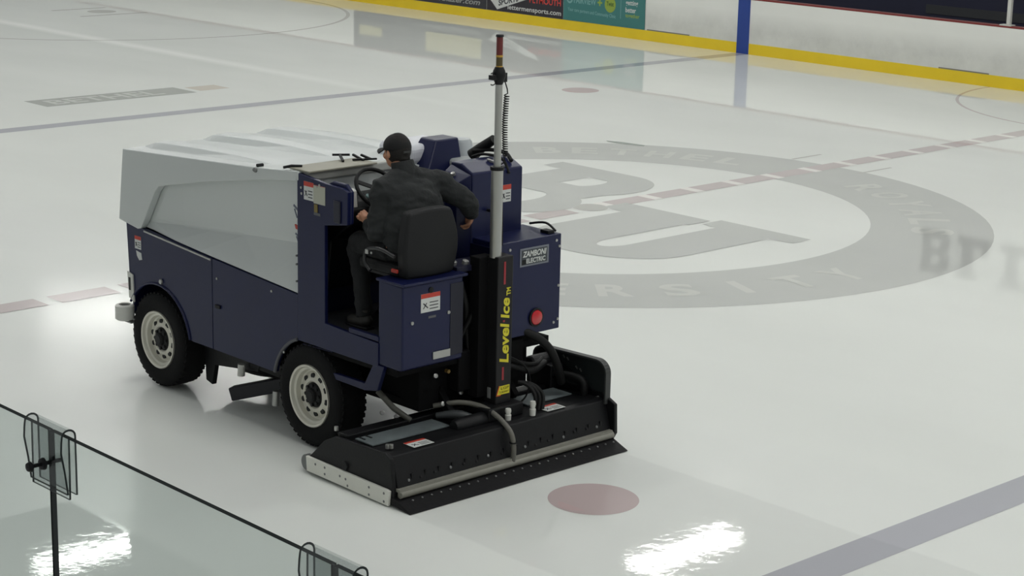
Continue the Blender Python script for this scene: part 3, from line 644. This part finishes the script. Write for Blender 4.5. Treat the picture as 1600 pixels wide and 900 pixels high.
for bx, bz in ((-5.24,.092),(-5.34,.050),(-5.34,.095),(-5.50,.080),(-5.56,.075),(-5.58,.035),(-5.80,.085),(-5.80,.035),(-5.95,.085),(-5.95,.03)): MB().lathe((bx, CL+.022, bz), (0,1,0), [(0,.001),(.009,.001),(.009,0)], 10).build('screw', STEEL, rn)
MB().lathe((-5.12, CL-.03, .07), (0,1,0), [(0,.035),(.055,.035),(.055,0),(0,0)], 20).build('runner_nose', STEEL, Z)
MB().lathe((-5.53, CL, .155), (0,1,0), [(0,.012),(.03,.012),(.034,0)], 14).build('runner_boss', BLACK, Z)
# front beam and deck
MB().box((-5.40, CR+.03, .27), (-5.50, CL-.04, .345)).build('front_beam', BLACK, Z, .008)
MB().box((-5.50, CR+.03, .20), (-5.80, CL-.04, .275)).build('auger_housing', BLACK, Z, .004)
SIL = mat('deck_strip', (104, 112, 114), .35, .1, var=.5, vscale=9)
MB().prism([(-5.555,.335),(-5.735,.335),(-5.735,.325),(-5.555,.325)], 'y', 7.08, 7.74).build('deck_strip', SIL, Z, .002)
MB().prism([(-5.545,.335),(-5.735,.335),(-5.735,.325),(-5.545,.325)], 'y', 5.93, 6.36).build('deck_strip', SIL, Z, .002)
for yy in (7.715, 7.66): MB().box((-5.555, yy, .335), (-5.62, yy-.012, .340)).build('strip_clip', BLACK, Z)
label(Z, (-5.955, 7.575, .3385), (0,-1,0), (1,0,0), .17, .11, head=.22)
label(Z, (-5.945, 6.37, .3385), (0,-1,0), (1,0,0), .17, .11, head=.22)
for yy, xx in ((7.72,-5.86),(7.70,-5.875),(7.74,-5.36)): MB().lathe((xx, yy, .34), (0,0,1), [(0,.03),(.014,.028),(.014,0)], 10).build('bolt', ALU, Z)
# rear face: grey pipe, drops, blade flap
MB().tube([(-6.045, CL-.03, .088), (-6.045, CR+.03, .088)], .026, 12).box((-6.02, CL-.02, .105), (-6.06, CR+.04, .125)).build('spreader_pipe', PIPE, Z, smooth=True)
MB().prism([(-6.0,.07),(-6.05,.062),(-6.195,.006),(-6.185,.0),(-6.0,.02)], 'y', CR+.02, CL+.005).build('towel_flap', mat('flap_black', (9, 9, 13), .6, spec=.25, bump=.1, bscale=30), Z, .002)
for k in range(24): MB().lathe((-6.09, CL-.10-k*.080, .047), (-.35,0,.93), [(0,.008),(.007,.006),(.007,-.004)], 8).build('flap_screw', STEEL, Z)
for k in range(16):
    yy = CL-.12-k*.115; MB().lathe((-6.012, yy+random.uniform(-.02,.02), .165+random.uniform(-.012,.012)), (-.95,0,.3), [(0,.012),(.010,.010),(.012,-.01)], 8).build('rear_bolt', STEEL if k % 3 == 0 else BLACK, Z)
    MB().box((-6.00, yy-.03, .16), (-6.018, yy-.045, .195)).build('rear_clip', BLACK, Z)
MB().tube([(-5.50,7.02,.40),(-5.62,6.90,.43),(-5.75,6.82,.42),(-5.90,6.80,.38),(-6.02,6.79,.30),(-6.055,6.79,.20),(-6.05,6.79,.10)], .018, 12, smooth=6).build('water_pipe', mat('pipe_dull', (104, 103, 96), .5), Z, smooth=True)
MB().tube([(-6.05,6.79,.228),(-6.05,6.79,.236)], .026, 12).build('pipe_band', BLACK, Z)
MB().tube([(-5.58,7.06,.36),(-5.70,6.98,.38),(-5.78,6.92,.36)], [.02,.032,.03], 12, smooth=4).build('grey_boot', mat('boot_grey', (58, 62, 64), .5), Z, smooth=True)
for yy, xx, h in ((6.70,-5.90,.08),(6.50,-5.93,.10)):
    MB().lathe((xx, yy, .335), (0,0,1), [(0,h),(.018,h),(.022,h*.8),(.016,h*.5),(.022,h*.45),(.020,0)], 14).build('white_adjuster', WHITE2, Z, smooth=True)
for k in range(3): MB().tube([(-5.86-.01*k,6.42-.03*k,.335),(-5.85,6.40-.035*k,.43),(-5.80,6.42-.02*k,.50),(-5.74,6.46,.52)], .014, 8, smooth=6).build('hose', BLACKM, Z, smooth=True)
MB().lathe((-5.80,6.90,.34), (0,1,0), [(0,-.2),(.04,-.2),(.055,-.16),(.055,.16),(.04,.2),(0,.2)], 24).build('auger_drum', BLACK, Z, smooth=True)
MB().box((-5.60,6.52,.33),(-5.86,6.84,.42)).build('mast_foot', BLACK, Z, .01)
# right end plate with rounded corner
ep = [(-5.25,.30),(-5.26,.50)]+arc(-5.33,.51,.07,.07,0,90,5)[1:]+arc(-5.89,.515,.095,.085,90,180,7)+[(-5.985,.30)]
ep[2:7] = [(-5.265,.53),(-5.28,.555),(-5.305,.572),(-5.33,.582)]
EP = MB().prism(ep, 'y', CR+.0, CR+.02).build('end_plate', mat('plate_charcoal', (38, 43, 44), .5, spec=.3, var=.2, vscale=8), Z)
rimp = [Vector((x, CR+.03, z)) for x, z in ep]
rr = MB()
for p_, q_ in zip(rimp[:-1], rimp[1:]): rr.bar(p_, q_, .05, .014, up=(0,0,1)) if abs((q_-p_).z) < abs((q_-p_).x) else rr.bar(p_, q_, .05, .014, up=(1,0,0))
rr.build('plate_rim', mat('rim_charcoal', (58, 60, 60), .5), EP)
b = MB()
for x_, z_ in ((-5.53,.555),(-5.57,.545),(-5.66,.50),(-5.70,.49)): b.bar((x_, CR+.022, z_), (x_-.02, CR+.022, z_-.018), .012, .003, up=(0,1,0))
b.build('plate_slots', ALU, EP)
MB().bar((-5.42,CR+.03,.54),(-5.85,CR+.03,.36),.012,.012).build('plate_rod', BLACK, EP)
MB().lathe((-5.90,CR+.03,.325), (0,1,0), [(0,.02),(.012,.018),(.012,0)], 8).build('bolt', ALU, EP)
MB().box((-5.30,CR+.03,.33),(-5.55,CR+.16,.50)).lathe((-5.42,CR+.20,.50),(0,1,0),[(0,.06),(.05,.06),(.06,.04),(.06,-.16),(0,-.16)],18).build('side_motor', BLACK, EP, .008)
MB().tube([(-5.80,CR+.08,.30),(-5.80,CR+.08,.42),(-5.70,CR+.10,.45),(-5.5,CR+.12,.42)], .028, 10, smooth=5).build('motor_hose', BLACKM, EP, smooth=True)
# big hoses
MB().tube([(-5.50,6.42,.84),(-5.60,6.36,.845),(-5.68,6.26,.80),(-5.72,6.15,.70),(-5.72,6.06,.55),(-5.70,6.00,.42)], .030, 14, smooth=8).build('hose', BLACKM, Z, smooth=True)
MB().tube([(-5.55,6.60,.66),(-5.66,6.42,.60),(-5.68,6.27,.555),(-5.60,6.08,.56)], .026, 12, smooth=8).build('hose', BLACKM, Z, smooth=True)
MB().tube([(-5.55,6.56,.70),(-5.68,6.38,.63),(-5.66,6.22,.59),(-5.56,6.06,.58)], .014, 8, smooth=8).build('hose', BLACKM, Z, smooth=True)
MB().tube([(-5.60,6.55,.72),(-5.70,6.40,.64),(-5.72,6.33,.52),(-5.72,6.36,.40),(-5.70,6.42,.34)], .006, 6, smooth=8).build('cable', BLACKM, Z, smooth=True)
# ---- laser levelling mast
TX0, TX1, TY0, TY1 = -5.685, -5.80, 6.585, 6.725
tw = MB().box((TX0-.0, TY0, .42), (TX1, TY1, 1.44)).build('mast_tower', mat('tower_black', (24, 24, 26), .5, spec=.3, bump=.03), Z, .006)
MB().box((-5.60, 6.66, .46), (-5.70, 6.80, 1.43)).build('mast_tower_back', DARK, Z, .006)
xf = TX1-.0005
fit_text('Level', (xf, 6.612, .700), (0,0,1), (0,1,0), .285, .084, bold=.03, shear=.2).build('lettering', YEL, tw)
fit_text('Ice', (xf, 6.612, 1.010), (0,0,1), (0,1,0), .145, .080, bold=.03, shear=.2).build('lettering', YEL, tw)
fit_text('TM', (xf, 6.606, 1.170), (0,0,1), (0,1,0), .055, .038, bold=.03).build('lettering', YEL, tw)
for z0, z1 in ((.585,.675),(.990,1.004),(1.25,1.405)): MB().box((xf+.001, 6.655, z0), (xf-.0012, 6.672, z1)).build('red_stripe', REDS, tw)
MB().prism([(6.715,.485),(6.690,.545),(6.600,.545),(6.600,.485)], 'x', xf, xf-.0015).build('emblem', YEL, tw)
MB().prism([(6.722,.478),(6.715,.478),(6.690,.548),(6.697,.548)], 'x', xf, xf-.002).prism([(6.722,.478),(6.680,.478),(6.680,.486),(6.716,.486)], 'x', xf, xf-.002).build('emblem', ORA, tw)
fit_text('Laser', (xf-.0015, 6.690, .495), (0,-1,0), (0,0,1), .085, .018, bold=.02).build('lettering', INK, tw)
fit_text('LGP', (xf-.0015, 6.680, .519), (0,-1,0), (0,0,1), .075, .018, bold=.02).build('lettering', INK, tw)
MB().box((-5.72, TY1+.0005, .455), (-5.75, TY1+.004, .53)).build('side_sticker', mat('sticker_grey', (130, 132, 132), .5), tw)
px, py = -5.74, 6.695
MB().tube([(px,py,1.43),(px,py,2.03)], .040, 18).build('mast_pole', ALU, Z, smooth=True)
MB().lathe((px,py,2.02), (0,0,1), [(.030,0),(.047,0),(.047,.022),(.030,.022)], 18, True).build('pole_collar', BLACK, Z)
MB().tube([(px,py,2.03),(px,py,2.66)], .024, 16).build('upper_pole', ALU, Z, smooth=True)
MB().lathe((px,py,2.585), (0,0,1), [(0,0),(.024,0),(.036,.03),(.046,.06),(.040,.09),(.028,.115),(0,.12)], 16).box((px-.02,py+.02,2.62),(px+.02,py+.075,2.65)).box((px-.02,py-.02,2.60),(px+.02,py-.055,2.66)).build('receiver_clamp', BLACK, Z, smooth=True)
MB().tube([(px,py,2.70),(px,py,2.765)], .022, 14).build('receiver_base', mat('receiver_olive', (84, 72, 40), .5), Z, smooth=True)
MB().tube([(px,py,2.700),(px,py,2.708)], .0235, 14).tube([(px,py,2.765),(px,py,2.778)], .0235, 14).build('receiver_ring', mat('ring_amber', (190, 150, 60), .4), Z, smooth=True)
MB().tube([(px,py,2.775),(px,py,2.898)], .022, 14).build('laser_receiver', mat('receiver_red', (104, 40, 40), .3), Z, smooth=True)
MB().lathe((px,py,2.898), (0,0,1), [(0,.012),(.024,.012),(.028,.0),(.022,-.004),(0,-.004)], 14).build('receiver_cap', BLACK, Z)
MB().tube([(px+.03*0,py+.055+.035*math.cos(t),2.625+.04*math.sin(t)) for t in [R(60+k*15) for k in range(17)]], .004, 6).build('cable_loop', BLACKM, Z, smooth=True)
coil = [(px,py-.045,2.62),(px,py-.075,2.55),(px,py-.08,2.52)]
nco = 26
for k in range(nco*10+1):
    t = k/10; z_ = 2.51-(2.51-2.10)*(t/nco)
    coil.append((px+.016*math.cos(2*PI*t), py-.072+.016*math.sin(2*PI*t)+.012*math.sin(PI*t/nco), z_))
coil += [(px,py-.07,2.07),(px+.10,py-.11,2.02)]
MB().tube(coil, .0042, 6).build('coil_cable', BLACKM, Z, smooth=True)
MB().tube([(px+.10,py-.11,2.02),(px+.02,py-.07,1.8),(px-.0,py-.06,1.5)], .004, 6, smooth=5).build('cable', BLACKM, Z, smooth=True)

# ---- driver's seat
SE = MB()
nz_ = 10; ny_ = 9
vs = []
for side_, xo in ((0, 0), (1, .085)):
    for i in range(nz_+1):
        t = i/nz_; z_ = 1.345+t*.455
        hw = .205+.035*math.sin(PI*min(1, t*1.1))-.015*t
        for j in range(ny_+1):
            s_ = -1+2*j/ny_
            bow = .03*(1-s_*s_) if side_ == 0 else -.025*(1-s_*s_)+.0
            vs.append((-5.60+xo-bow*(1 if side_ == 0 else -1)*1-.02*math.sin(PI*t)-.0+.0*t, 7.15+s_*hw*(1-.08*(t > .92)), z_-.015*s_*s_*(t > .9)))
q_ = (nz_+1)*(ny_+1); fs = []
for i in range(nz_):
    for j in range(ny_):
        a = i*(ny_+1)+j; fs.append((a, a+1, a+ny_+2, a+ny_+1)); fs.append((q_+a, q_+a+ny_+1, q_+a+ny_+2, q_+a+1))
for i in range(nz_):
    a = i*(ny_+1); fs.append((a, a+ny_+1, q_+a+ny_+1, q_+a)); a += ny_; fs.append((a, q_+a, q_+a+ny_+1, a+ny_+1))
for j in range(ny_):
    fs.append((j, q_+j, q_+j+1, j+1)); a = nz_*(ny_+1)+j; fs.append((a, a+1, q_+a+1, q_+a))
SE.add(vs, fs); seat = SE.build('seat_back', mat('seat_charcoal', (26, 27, 29), .6, spec=.3, bump=.06, bscale=90), Z, .02, smooth=True, segs=3)
MB().box((-5.12, 6.93, 1.345), (-5.54, 7.37, 1.425)).build('seat_cushion', BLACKM, Z, .03, segs=3)
MB().tube([(-5.56,7.42,1.50),(-5.42,7.43,1.53),(-5.28,7.42,1.50),(-5.24,7.41,1.42),(-5.30,7.41,1.36)], .012, 8, smooth=6).build('seat_arm', mat('arm_dark', (38, 38, 40), .4), Z, smooth=True)
MB().box((-5.275, 7.425, 1.475), (-5.305, 7.435, 1.505)).box((-5.33, 7.425, 1.482), (-5.345, 7.435, 1.498)).build('belt_buckle', ALU, Z, .002)
MB().box((-5.50, 7.385, 1.385), (-5.56, 7.40, 1.41)).build('belt_release', mat('belt_red', (170, 44, 30), .4), Z, .004)
MB().box((-5.20, 6.98, 1.325), (-5.60, 7.34, 1.35)).build('seat_slide', BLACK, Z, .003)

# ================================================================== DRIVER
P0 = Vector((-5.30, 7.14, .95))
def remesh(mb, name, m, parent=None, voxel=.007, smooth=4, loc=None, disp=0, dscale=6, seed=0):
    off = wloc(parent) if parent is not None else Vector(loc)
    me = bpy.data.meshes.new(name); me.from_pydata([tuple(p-off) for p in mb.v], [], mb.f)
    bm = bmesh.new(); bm.from_mesh(me); bmesh.ops.recalc_face_normals(bm, faces=bm.faces); bm.to_mesh(me); bm.free()
    o = bpy.data.objects.new(name, me); COL.objects.link(o)
    md = o.modifiers.new('r', 'REMESH'); md.mode = 'VOXEL'; md.voxel_size = voxel; md.use_smooth_shade = True
    sm = o.modifiers.new('s', 'SMOOTH'); sm.factor = .6; sm.iterations = smooth
    dg = bpy.context.evaluated_depsgraph_get(); dg.update()
    me2 = bpy.data.meshes.new_from_object(o.evaluated_get(dg)); o.modifiers.clear(); o.data = me2; me2.name = name
    if disp:
        nm = [v.normal.copy() for v in me2.vertices]
        for v, n_ in zip(me2.vertices, nm):
            p = v.co*dscale+Vector((seed, 0, 0)); p.z *= 1.9
            v.co += n_*disp*(noise.noise(p)+.5*noise.noise(p*2.3))
    me2.materials.clear(); me2.materials.append(m)
    for p in me2.polygons: p.use_smooth = True
    if parent is not None: o.parent = parent
    else: o.location = off
    return o
SKIN = mat('skin', (196, 142, 112), .55, var=.08, vscale=20)
JACK = mat('jacket_cloth', (31, 34, 35), .85, bump=.25, bscale=45, var=.15, vscale=8)
TROU = mat('trouser_cloth', (20, 22, 24), .9, bump=.2, bscale=60)
CAPM = mat('cap_cloth', (15, 16, 17), .85, bump=.1, bscale=120)
HAIR = mat('hair_dark', (20, 17, 15), .8, bump=.3, bscale=200)
SHOE = mat('shoe_leather', (34, 33, 30), .6)
pelvis = Vector((-5.40,7.15,1.50)); belly = Vector((-5.41,7.14,1.62)); chest = Vector((-5.34,7.10,1.80)); neckb = Vector((-5.25,7.09,1.95)); headc = Vector((-5.19,7.095,2.108))
LS = Vector((-5.27,7.28,1.885)); RS = Vector((-5.33,6.865,1.895)); LE = Vector((-5.27,7.33,1.60)); RE = Vector((-5.49,6.73,1.765)); LW = Vector((-5.12,7.275,1.625)); RWr = Vector((-5.42,6.635,1.665))
LH = Vector((-5.37,7.26,1.49)); RH = Vector((-5.37,7.04,1.49)); LK = Vector((-5.00,7.27,1.47)); RK = Vector((-4.96,6.95,1.475)); LA = Vector((-5.12,7.31,1.03)); RA = Vector((-5.02,6.96,1.03))
yaw = R(-3); RZ = Matrix.Rotation(yaw, 3, 'Z') @ Matrix.Rotation(R(3), 3, 'Y')
def hp(x, y, z): return headc + RZ @ Vector((x, y, z))
def hand(mb, wr, palm_dir, palm_n, thumb_side, curl=1.0):
    """palm with five curled fingers; palm_n: direction the palm faces"""
    d = Vector(palm_dir).normalized(); n_ = Vector(palm_n); n_ = (n_-d*n_.dot(d)).normalized(); s_ = d.cross(n_)*thumb_side
    c = wr+d*.05
    mb.tube([wr-d*.02, wr+d*.015, c, wr+d*.085], [.024,.024,.030,.026], 12)
    for k, (off, ln) in enumerate(((.030,.070),(.010,.080),(-.010,.075),(-.030,.060))):
        b0 = wr+d*.075+s_*off; r_ = .0092-.0006*k
        p1 = b0+d*ln*.42+n_*.012*curl; p2 = p1+d*ln*.16*(1.2-curl*.5)+n_*ln*.40*curl; p3 = p2-d*ln*.20*curl+n_*ln*.20
        mb.tube([b0-d*.02, b0, p1, p2, p3], [r_*1.1, r_*1.1, r_, r_*.95, r_*.8], 8, smooth=3); mb.ell(p3, (r_*.8,)*3, seg=8, rings=6)
    b0 = wr+d*.03+s_*.028
    p1 = b0+d*.025+s_*.018+n_*.014; p2 = p1+d*.022+n_*.024-s_*.004; p3 = p2+d*.014+n_*.018-s_*.01
    mb.tube([b0-s_*.015, b0, p1, p2, p3], [.013,.013,.0115,.0105,.008], 8, smooth=3); mb.ell(p3, (.008,)*3, seg=8, rings=6)
body = MB()
body.ell(headc+RZ@Vector((0,0,.015)), (.098,.078,.105), RZ).ell(hp(.030,0,-.045), (.062,.058,.072), RZ)      # skull, jaw
body.ell(hp(.062,0,-.085), (.030,.030,.024), RZ).ell(hp(.072,0,.022), (.028,.058,.018), RZ)                 # chin, brow
body.tube([hp(.088,0,.010), hp(.108,0,-.022), hp(.100,0,-.034)], [.010,.014,.010], 10)                       # nose
body.ell(hp(.088,0,-.056), (.012,.024,.006), RZ).ell(hp(.087,0,-.066), (.011,.020,.006), RZ)                 # lips
for s_ in (1,-1): body.ell(hp(-.008, s_*.078, -.012), (.018,.009,.030), RZ).ell(hp(.082, s_*.030, .004), (.010,.013,.009), RZ).ell(hp(.058,s_*.045,-.03),(.026,.022,.026),RZ)
body.tube([hp(-.03,0,-.05), neckb+Vector((0,0,.03)), neckb-Vector((.02,0,.05))], [.055,.056,.07], 16)
body.tube([pelvis, belly, chest, neckb-Vector((.02,0,.06))], [.13,.13,.145,.09], 18)
for a, b_, c_ in ((LS,LE,LW),(RS,RE,RWr)): body.tube([chest.lerp(a,.6), a, a.lerp(b_,.5), b_, b_.lerp(c_,.4), c_], [.06,.055,.046,.038,.038,.026], 12)
for a, b_, c_ in ((LH,LK,LA),(RH,RK,RA)): body.tube([a, a.lerp(b_,.5), b_, b_.lerp(c_,.35), c_], [.085,.075,.055,.052,.036], 12).tube([c_, c_+Vector((.02,0,-.03)), c_+Vector((.10,0,-.065))], [.034,.026,.016], 12)
hand(body, LW, (.72,.10,.60), (.5,-.55,-.5), -1, 1.0)
hand(body, RWr, (.50,-.25,-.80), (.55,.8,-.1), -1, .8)
person = remesh(body, 'person', SKIN, loc=P0, voxel=.0045, smooth=3)
tag(person, 'person in dark jacket and black cap seated on the resurfacer, back to camera', 'person')
ey = MB()
for s_ in (1,-1): ey.ell(hp(.090, s_*.030, .006), (.006,.011,.006), RZ, 12, 8)
ey.build('eyes', mat('eye_dark', (30, 26, 24), .2), person, smooth=True)
hr = MB().ell(hp(-.014,0,.018), (.098,.083,.108), RZ).tube([hp(-.075,.03,-.03), hp(-.078,0,-.045), hp(-.075,-.03,-.03)], .028, 10)
ho_ = remesh(hr, 'hair', HAIR, person, voxel=.006, smooth=2)
me = ho_.data; bm = bmesh.new(); bm.from_mesh(me); inv = RZ.transposed()
kill = [v for v in bm.verts if (inv@(v.co+P0-headc)).x > .035 and (inv@(v.co+P0-headc)).z < .06]
bmesh.ops.delete(bm, geom=kill, context='VERTS'); bm.to_mesh(me); bm.free()
# cap: crown dome + brim
cp = MB(); seg = 32; vs = []
for i in range(11):
    th = (PI/2*1.12)*i/10
    for k in range(seg):
        a = 2*PI*k/seg; vs.append(hp(-.004+.106*math.sin(th)*math.cos(a), .088*math.sin(th)*math.sin(a), .030+.090*math.cos(th)))
fs = [(i*seg+k, (i+1)*seg+k, (i+1)*seg+(k+1)%seg, i*seg+(k+1)%seg) for i in range(10) for k in range(seg)]
cp.add(vs, fs); capo = cp.build('cap', CAPM, person, smooth=True)
so = capo.modifiers.new('th', 'SOLIDIFY'); so.thickness = .004
br = MB(); vs = []
for i in range(5):
    for k in range(17):
        a = R(-62+124*k/16); r0 = 1.0+i*.12
        vs.append(hp(-.004+.104*math.cos(a)*r0+i*.006, .088*math.sin(a)*(1+i*.03), .020-.003*i-.010*math.sin(a)**2*(1+i*.5)))
br.add(vs, [(i*17+k, (i+1)*17+k, (i+1)*17+k+1, i*17+k+1) for i in range(4) for k in range(16)]); bo = br.build('brim', CAPM, capo, smooth=True)
so = bo.modifiers.new('th', 'SOLIDIFY'); so.thickness = .005
MB().box(hp(-.112,-.03,-.002), hp(-.104,.03,.012)).build('cap_strap', mat('cap_strap', (52, 54, 54), .7), capo, .002)
# jacket
jk = MB()
rotb = Matrix.Rotation(R(-4), 3, 'Z')
jk.ell(belly+Vector((.0,0,-.06)), (.155,.215,.13), rotb).ell(belly+Vector((.0,0,.03)), (.155,.215,.15), rotb).ell(chest+Vector((-.02,0,-.04)), (.150,.225,.17), rotb).ell(chest+Vector((.0,0,.05)), (.125,.22,.10), rotb)
jk.tube([LS+Vector((0,-.02,.0)), neckb+Vector((-.02,.05,-.005)), neckb+Vector((-.02,-.05,-.005)), RS+Vector((0,.02,0))], [.075,.082,.082,.075], 14)
jk.tube([chest.lerp(LS,.55), LS, LS.lerp(LE,.5), LE+Vector((-.01,.0,-.01)), LE.lerp(LW,.5), LW-Vector((.0,0,.0))], [.09,.088,.078,.072,.058,.046], 14, smooth=3)
jk.tube([chest.lerp(RS,.55), RS, RS.lerp(RE,.5), RE, RE.lerp(RWr,.5), RWr], [.09,.088,.082,.076,.062,.046], 14, smooth=3)
jk.tube([neckb+Vector((-.02,0,-.02)), neckb+Vector((-.005,0,.035))], [.085,.070], 18)
remesh(jk, 'jacket', JACK, person, voxel=.008, smooth=5, disp=.016, dscale=7)
co = MB().lathe(neckb+Vector((-.008,0,.03)), (.25,.05,1), [(.070,-.02),(.066,.068),(.072,.072),(.078,.064),(.082,-.02)], 28, True).build('collar', JACK, person, smooth=True)
# trousers
tr_ = MB().ell(pelvis+Vector((0,0,-.035)), (.14,.19,.095))
for a, b_, c_ in ((LH,LK,LA),(RH,RK,RA)): tr_.tube([a, a.lerp(b_,.5), b_+Vector((.01,0,0)), b_.lerp(c_,.4), c_+Vector((0,0,-.035))], [.10,.088,.074,.064,.054], 14, smooth=4)
remesh(tr_, 'trousers', TROU, person, voxel=.008, smooth=4, disp=.010, dscale=8, seed=5)
for a, name in ((LA,'shoe'),(RA,'shoe')):
    b = MB().ell(a+Vector((-.01,0,-.055)), (.060,.040,.045)).tube([a+Vector((-.02,0,-.065)), a+Vector((.06,.005,-.068)), a+Vector((.14,.012,-.078))], [.042,.044,.034], 12).tube([a+Vector((0,0,.02)), a+Vector((0,0,-.05))], [.046,.044], 12)
    for v in b.v: v.z = max(v.z, .925)
    so_ = remesh(b, 'shoe', SHOE, person, voxel=.006, smooth=3)
    MB().prism([(a.x-.07, a.y-.036), (a.x+.06, a.y-.046), (a.x+.15, a.y-.03), (a.x+.175, a.y+.012), (a.x+.15, a.y+.045), (a.x+.06, a.y+.050), (a.x-.07, a.y+.036)], 'z', .916, .934).build('sole', BLACK, so_, .006)

# ================================================================== NEAR GLASS
def glass_mat(name, tint, edge=False):
    m = bpy.data.materials.new(name); m.use_nodes = True; nt = m.node_tree; nt.nodes.clear()
    out = nt.nodes.new('ShaderNodeOutputMaterial'); tr_ = nt.nodes.new('ShaderNodeBsdfTransparent'); tr_.inputs[0].default_value = (*tint, 1)
    gl = nt.nodes.new('ShaderNodeBsdfGlossy'); gl.inputs['Roughness'].default_value = .02
    mx = nt.nodes.new('ShaderNodeMixShader'); mx.inputs[0].default_value = .06
    nt.links.new(tr_.outputs[0], mx.inputs[1]); nt.links.new(gl.outputs[0], mx.inputs[2]); nt.links.new(mx.outputs[0], out.inputs[0])
    return m
GL = glass_mat('tempered_glass', (.885, .915, .905)); GE = mat('glass_edge', (26, 33, 33), .8, spec=.1)
ACR = glass_mat('clear_acrylic', (.87, .885, .885)); ACE = mat('acrylic_edge', (44, 50, 51), .6, spec=.2)
GY = 12.68; GT_ = 2.62
def gy(x): return GY+(-x-10)*.012
panes = [(-9.163, -10.355), (-10.363, -11.655), (-11.663, -12.95)]
labs = ['clear glass screen at the far left edge, left of the seam under the left clip', 'clear glass screen between the two clips, long plain dark top edge', 'clear glass screen at the bottom edge, beyond the lower clip']
for i, (xa, xb2) in enumerate(panes):
    g = MB()
    th = .016
    ya, yb2 = gy(xa), gy(xb2)
    f0 = [(xa,ya,1.05),(xb2,yb2,1.05),(xb2,yb2,GT_),(xa,ya,GT_)]; f1 = [(x, y+th, z) for x, y, z in f0]
    g.add(f0+f1, [(3,2,1,0),(4,5,6,7),(0,1,5,4),(1,2,6,5),(2,3,7,6),(3,0,4,7)])
    o = g.build('rink_glass', GL, loc=((xa+xb2)/2, (ya+yb2)/2, 1.05)); o.data.materials.append(GE)
    for p in o.data.polygons:
        if abs(p.normal.y) < .9: p.material_index = 1
    tag(o, labs[i], 'glass', 'glass screens along the near boards')
def clip(xc, label):
    y0 = gy(xc); t = empty('glass_clip', (xc, y0, GT_), label, 'clip', 'acrylic clips on the near glass')
    def strip(pts, nm):
        b = MB(); w = .10; th = .006
        fr0 = [Vector((xc, y, z)) for y, z in pts]; n = len(fr0); nn = []
        for i in range(n):
            d = fr0[min(i+1,n-1)]-fr0[max(i-1,0)]; nn.append(Vector((0, d.z, -d.y)).normalized())
        vs = []
        for s_ in (-w, w):
            for p, q in zip(fr0, nn): vs.append(p+Vector((s_,0,0))); vs.append(p+Vector((s_,0,0))+q*th)
        m2 = 2*n
        fs = []; mi = []
        for i in range(n-1):
            a = 2*i
            fs.append((a, a+2, m2+a+2, m2+a)); mi.append(0); fs.append((a+1, m2+a+1, m2+a+3, a+3)); mi.append(0)
            fs.append((a, a+1, a+3, a+2)); mi.append(1); fs.append((m2+a, m2+a+2, m2+a+3, m2+a+1)); mi.append(1)
        fs.append((0, m2, m2+1, 1)); mi.append(1); a = 2*(n-1); fs.append((a, a+1, m2+a+1, m2+a)); mi.append(1)
        b.add(vs, fs); o = b.build(nm, ACR, t); o.data.materials.append(ACE)
        for p, k in zip(o.data.polygons, mi): p.material_index = k
        return o
    # saddle over the glass edge: rink-side leg straight down, viewer-side leg flaring out
    strip([(y0-.012, GT_-.17), (y0-.012, GT_+.0)]+[(y0+.012-.024*math.cos(a), GT_+.004+.022*math.sin(a)) for a in [k*PI/8 for k in range(9)]]+[(y0+.038, GT_-.01), (y0+.040, GT_-.04), (y0+.030, GT_-.10), (y0+.022, GT_-.165)], 'saddle')
    strip([(y0+.014, GT_+.0), (y0+.016, GT_-.18)], 'inner_leg')
    bz = GT_-.095
    MB().tube([(xc, y0-.02, bz), (xc, y0+.085, bz)], .006, 10).lathe((xc, y0+.034, bz), (0,1,0), [(0,.012),(.016,.010),(.018,0),(0,0)], 14).lathe((xc, y0+.072, bz), (0,1,0), [(0,.016),(.012,.014),(.016,.004),(.012,0),(0,0)], 12).build('bolt', BLACK, t, smooth=True)
clip(-10.359, 'clear acrylic clip with black bolt straddling the glass top edge at far left')
clip(-11.659, 'clear acrylic clip on the glass edge at the bottom of the photo')
